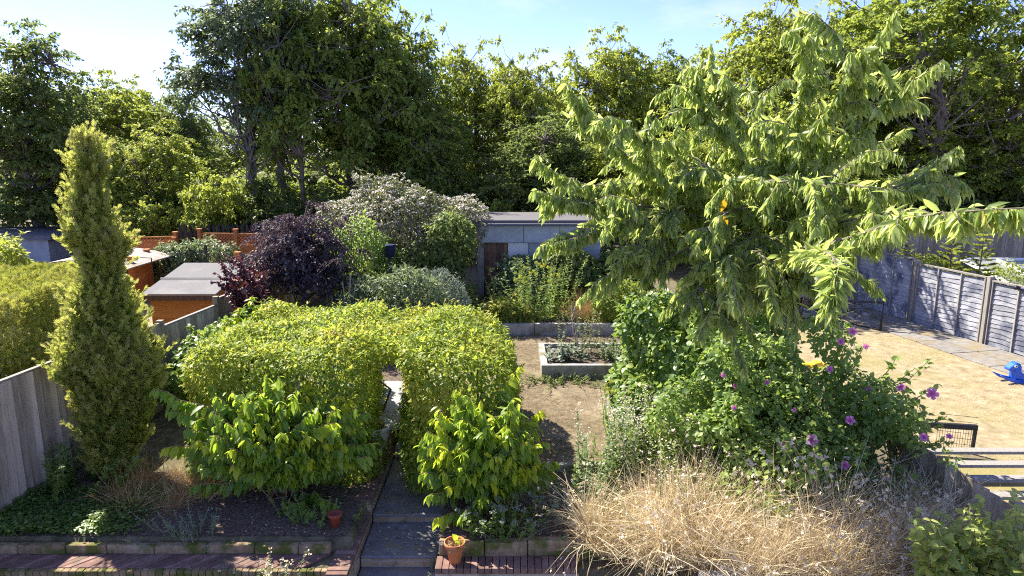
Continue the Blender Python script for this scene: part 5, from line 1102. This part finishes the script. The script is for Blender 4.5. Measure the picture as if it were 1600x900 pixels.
scatter('leaf_litter', 'pale chippings and dead leaves on the left soil bed', 1100, (-5.9, -2.1, 7.45, 9.0), LITTER, .028, 221, 'litter', .03)
scatter('leaf_litter', 'dead leaves on the soil right of the steps', 500, (-.8, 2.0, 7.4, 9.0), LITTER, .03, 222, 'litter', .03)
scatter('dry_turf', 'short dead turf on the brown garden lawn', 90000, (-.9, 3.2, 9.1, 15.3), leafmat('dead_turf', [(.12, .09, .05), (.27, .21, .13), (.46, .38, .25)], (.3, .2, .1), .2, .8, .1), .10, 223, 'grass', .012, 'blade2', .6)
scatter('straw_turf', 'short parched turf on the sunny right lawn', 110000, (5.2, 9.8, 8.3, 17.6), STRAW, .085, 224, 'grass', .008, 'blade2', .6)
scatter('fallen_leaves', 'fallen leaves along the gravel path under the arch', 500, (-1.7, -.8, 10.4, 15), LITTER, .03, 225, 'leaves', .02)
scatter('soil_weeds', 'scattered weeds over the rear garden beds', 7000, (-5, 4.4, 15.7, 19), G_DARK, .09, 226, 'weeds', .04, 'broad', .6)

# ------------------------------------------------------------------ woodland
PR = {}
def proto(key, mat, bark, *a, **k):
    PR[key] = (crown_tree(*a, **k), mat, bark)
# prototypes are unit-ish: H about 10
proto('maple', G_WOOD, BARK, 301, 10, [((0, 0, 6.3), (3.2, 3.0, 3.4)), ((1.6, 0, 4.4), (2.4, 2.2, 2.4)), ((-1.7, .2, 4.2), (2.4, 2.2, 2.6)), ((0, 0, 8.2), (1.8, 1.8, 2.0))], .24, 470, 84, .74, .17, droop=.35)
proto('bright', G_BRIGHT, BARK, 302, 10, [((0, 0, 6.0), (3.0, 2.8, 3.3)), ((-1.5, 0, 4.0), (2.2, 2.0, 2.3)), ((1.3, 0, 7.3), (2.0, 2.0, 2.3)), ((1.7, 0, 3.6), (2.2, 2, 2.2))], .22, 430, 84, .70, .17, droop=.35)
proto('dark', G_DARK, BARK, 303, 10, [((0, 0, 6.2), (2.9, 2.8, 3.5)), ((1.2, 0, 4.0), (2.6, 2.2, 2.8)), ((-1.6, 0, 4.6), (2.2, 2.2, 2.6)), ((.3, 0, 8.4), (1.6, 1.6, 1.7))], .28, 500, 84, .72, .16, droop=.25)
proto('open', G_WOOD, BARK, 304, 10, [((0, 0, 7.4), (2.6, 2.4, 2.6)), ((2.2, 0, 6.0), (2.2, 2.0, 1.8)), ((-1.8, 0, 6.4), (2.0, 2.0, 2.0))], .20, 330, 98, .55, .15, droop=.35, gap=.35)
proto('willow', G_GREY, BARK_GREY, 305, 10, [((0, 0, 7.8), (1.7, 1.6, 2.3)), ((-.8, 0, 6.2), (1.3, 1.2, 1.5)), ((.7, 0, 5.2), (1.2, 1.2, 1.6))], .17, 250, 84, .50, .13, droop=.5, trunk_top=.95, limbs=44, tw=1.0, lean=(.3, 0))
proto('shrub', G_BRIGHT, BARK, 306, 3, [((0, 0, 1.4), (1.5, 1.2, 1.3)), ((.9, 0, 1.0), (1.1, 1, .9)), ((-.9, 0, 1.0), (1.0, 1, .9))], .05, 170, 63, .38, .13, droop=.2, tw=.5)
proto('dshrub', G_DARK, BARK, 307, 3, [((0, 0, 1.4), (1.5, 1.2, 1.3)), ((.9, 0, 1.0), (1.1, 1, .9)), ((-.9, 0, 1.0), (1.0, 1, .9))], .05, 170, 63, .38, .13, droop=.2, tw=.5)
PM = {}
def wood(key, name, label, px, Y, pytop, hw=None, rz=0., group='trees of the wood behind the gardens', wscale=1.0, zb=None, under=False):
    """place a tree whose top shows at pytop; half-width in photo px sets the width"""
    (mb, lv), mat, bark = PR[key]; top = at(px, pytop, Y); H0 = lv[0][:, 2].max(); b = np.array([top[0], Y, 0.]); b[2] = float(Z(b[0], Y)) if zb is None else zb
    s = (top[2] - b[2]) / H0; sx = s * wscale
    if hw: sx = hw / F * Y / np.percentile(np.abs(lv[0][:, 0]), 97)
    root = thing(name, label, 'shrub' if 'shrub' in key else 'tree', b, group); root.rotation_euler = (0, 0, rz); root.scale = (sx, sx, s)
    if key not in PM:
        t = part('trunk', mb, bark, None, True); c = link_leaves('crown', lv, mat); PM[key] = (t, c)
    else:
        t, c = PM[key][0].copy(), PM[key][1].copy(); COL.objects.link(t); COL.objects.link(c)
    t.parent = root; c.parent = root
    return root
W = [
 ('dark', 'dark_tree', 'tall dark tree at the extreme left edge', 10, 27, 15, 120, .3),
 ('bright', 'sycamore_tree', 'mid green tree right of the dark left edge tree', 125, 31, 95, 105, 1.2),
 ('bright', 'sycamore_tree', 'rounded green tree behind the cypress tip', 195, 35, 100, 80, 2.0),
 ('bright', 'sycamore_tree', 'yellow green sunlit tree left of the slender grey tree', 215, 26, 180, 85, .7),
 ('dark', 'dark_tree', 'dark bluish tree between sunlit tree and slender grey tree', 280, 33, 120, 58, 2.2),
 ('willow', 'slender_tree', 'slender open tree with grey trunk rising above the frame', 365, 25.5, -60, 88, .2),
 ('willow', 'slender_tree', 'second thin grey limbed tree just right of the slender one', 420, 27, -90, 95, 2.4),
 ('maple', 'maple_tree', 'huge shadowy tree towering left of centre', 545, 27, -75, 135, .9),
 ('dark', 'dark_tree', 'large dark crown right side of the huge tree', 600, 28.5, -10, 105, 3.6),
 ('open', 'open_tree', 'thin crowned tree between slender trees and the huge one', 455, 26, -60, 90, 4.4),
 ('maple', 'maple_tree', 'low dark green tree over the white flowering shrub', 660, 27, 150, 90, 5.2),
 ('bright', 'sycamore_tree', 'backlit yellow green tree left of centre skyline', 745, 31, 36, 78, 3.0),
 ('bright', 'sycamore_tree', 'green tree above the shed roof', 830, 29, 52, 75, 2.5),
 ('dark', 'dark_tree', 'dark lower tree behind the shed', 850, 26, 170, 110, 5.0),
 ('bright', 'sycamore_tree', 'tallest tree of the middle skyline', 935, 32, 24, 95, .4),
 ('maple', 'maple_tree', 'green tree right of the middle skyline peak', 1030, 34, 60, 80, 3.9),
 ('maple', 'maple_tree', 'hazy green tree behind the cherry top', 1110, 36, 68, 75, 1.9),
 ('bright', 'sycamore_tree', 'dense tree behind the middle of the cherry', 1010, 25, 190, 115, 2.9),
 ('bright', 'sycamore_tree', 'big bright tree rising above the frame right of the cherry top', 1225, 27, -50, 120, 1.1),
 ('maple', 'maple_tree', 'big tree above the upper right of the cherry', 1370, 29, -60, 130, 3.3),
 ('open', 'open_tree', 'open crowned tree with sky gaps at upper right', 1490, 24, -80, 190, .5),
 ('open', 'open_tree', 'open tree at the extreme upper right', 1620, 25, -40, 160, 2.8),
 ('maple', 'maple_tree', 'green tree filling behind the open upper right crowns', 1545, 31, 35, 120, 5.9),
 ('bright', 'sycamore_tree', 'broad bright low tree behind the right fences', 1560, 26, 120, 150, 2.1),
 ('bright', 'sycamore_tree', 'broad green tree behind the small spruces', 1420, 25, 180, 130, .2),
 ('bright', 'sycamore_tree', 'green tree behind the right side of the cherry', 1270, 24.5, 210, 120, 4.6),
]
for k_, nm, lb, px, Y, pt_, hw, rz in W: wood(k_, nm, lb, px, Y, pt_, hw, rz)
U = [
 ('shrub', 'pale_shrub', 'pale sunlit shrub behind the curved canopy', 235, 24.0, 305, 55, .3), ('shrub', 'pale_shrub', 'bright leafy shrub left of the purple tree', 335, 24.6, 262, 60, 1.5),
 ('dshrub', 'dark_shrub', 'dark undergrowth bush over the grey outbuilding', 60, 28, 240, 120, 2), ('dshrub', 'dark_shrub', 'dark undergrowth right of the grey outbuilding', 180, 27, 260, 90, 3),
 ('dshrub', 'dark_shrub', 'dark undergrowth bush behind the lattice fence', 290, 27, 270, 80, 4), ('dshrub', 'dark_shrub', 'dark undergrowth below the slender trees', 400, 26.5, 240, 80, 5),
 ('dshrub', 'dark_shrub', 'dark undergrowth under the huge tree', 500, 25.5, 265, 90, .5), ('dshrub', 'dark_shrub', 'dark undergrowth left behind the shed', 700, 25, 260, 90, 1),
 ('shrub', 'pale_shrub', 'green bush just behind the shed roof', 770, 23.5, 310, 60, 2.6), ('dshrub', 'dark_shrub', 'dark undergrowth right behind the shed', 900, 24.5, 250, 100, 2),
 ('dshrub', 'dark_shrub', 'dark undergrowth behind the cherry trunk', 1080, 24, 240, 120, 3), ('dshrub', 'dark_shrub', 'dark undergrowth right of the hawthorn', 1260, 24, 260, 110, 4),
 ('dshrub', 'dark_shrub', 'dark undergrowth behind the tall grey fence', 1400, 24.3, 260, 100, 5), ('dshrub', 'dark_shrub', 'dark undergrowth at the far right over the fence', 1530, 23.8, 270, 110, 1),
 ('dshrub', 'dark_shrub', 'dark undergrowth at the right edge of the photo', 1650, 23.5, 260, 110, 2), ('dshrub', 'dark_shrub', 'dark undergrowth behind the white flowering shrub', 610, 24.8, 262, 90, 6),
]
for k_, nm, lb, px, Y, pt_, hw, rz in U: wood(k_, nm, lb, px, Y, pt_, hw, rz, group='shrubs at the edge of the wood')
def mass(name, label, cat, key, spots, leafmat_, sub=2):
    """a far mass of growth built as one object (leaves) with its trunks"""
    (mbk, (LV, LQ, LR)), _, bark = PR[key]; H0 = LV[:, 2].max(); w0 = np.percentile(np.abs(LV[:, 0]), 97); out = []; nq = len(LQ)
    for (px, Y, pt_, hw, rz) in spots:
        top = at(px, pt_, Y); b = np.array([top[0], Y, float(Z(top[0], Y))]); sz = (top[2] - b[2]) / H0; sx = hw / F * Y / w0; c_, s_ = math.cos(rz), math.sin(rz)
        k = np.arange(0, nq, sub); V = LV.reshape(nq, 4, 3)[k].reshape(-1, 3) * [sx, sx, sz]; V = np.stack([V[:, 0] * c_ - V[:, 1] * s_, V[:, 0] * s_ + V[:, 1] * c_, V[:, 2]], 1) + b
        out.append((V, np.arange(len(V)).reshape(-1, 4), LR.reshape(nq, 4)[k].ravel()))
    return tag(link_leaves(name, merge(out), leafmat_), label, cat, kind='stuff')
mass('undergrowth', 'shadowed undergrowth deep under the wood canopy', 'undergrowth', 'dshrub', [(px, Y, t_, 95, q_ * 1.3) for q_, (px, Y, t_) in enumerate([(60, 31, 232), (200, 32, 236), (330, 31, 232), (450, 30.5, 236), (560, 31, 230), (680, 31.5, 234), (800, 31, 236), (930, 31, 232), (1060, 31, 230), (1200, 31, 232), (1340, 31, 230), (1480, 31, 232), (1620, 31, 230)])], G_WOOD, 1)
rng = RG(400)
mass('woodland', 'deep wood glimpsed behind the nearer crowns', 'wood', 'maple', [(800 + (-36 + i * 4.4 + rng.normal() * .5) / Y * F * .99, Y, (150 if 6 < i < 12 else 185) - 25 * rng.random(), 95, rng.random() * 6) for i, Y in enumerate(42 + rng.random(17) * 6)], G_WOOD, 2)
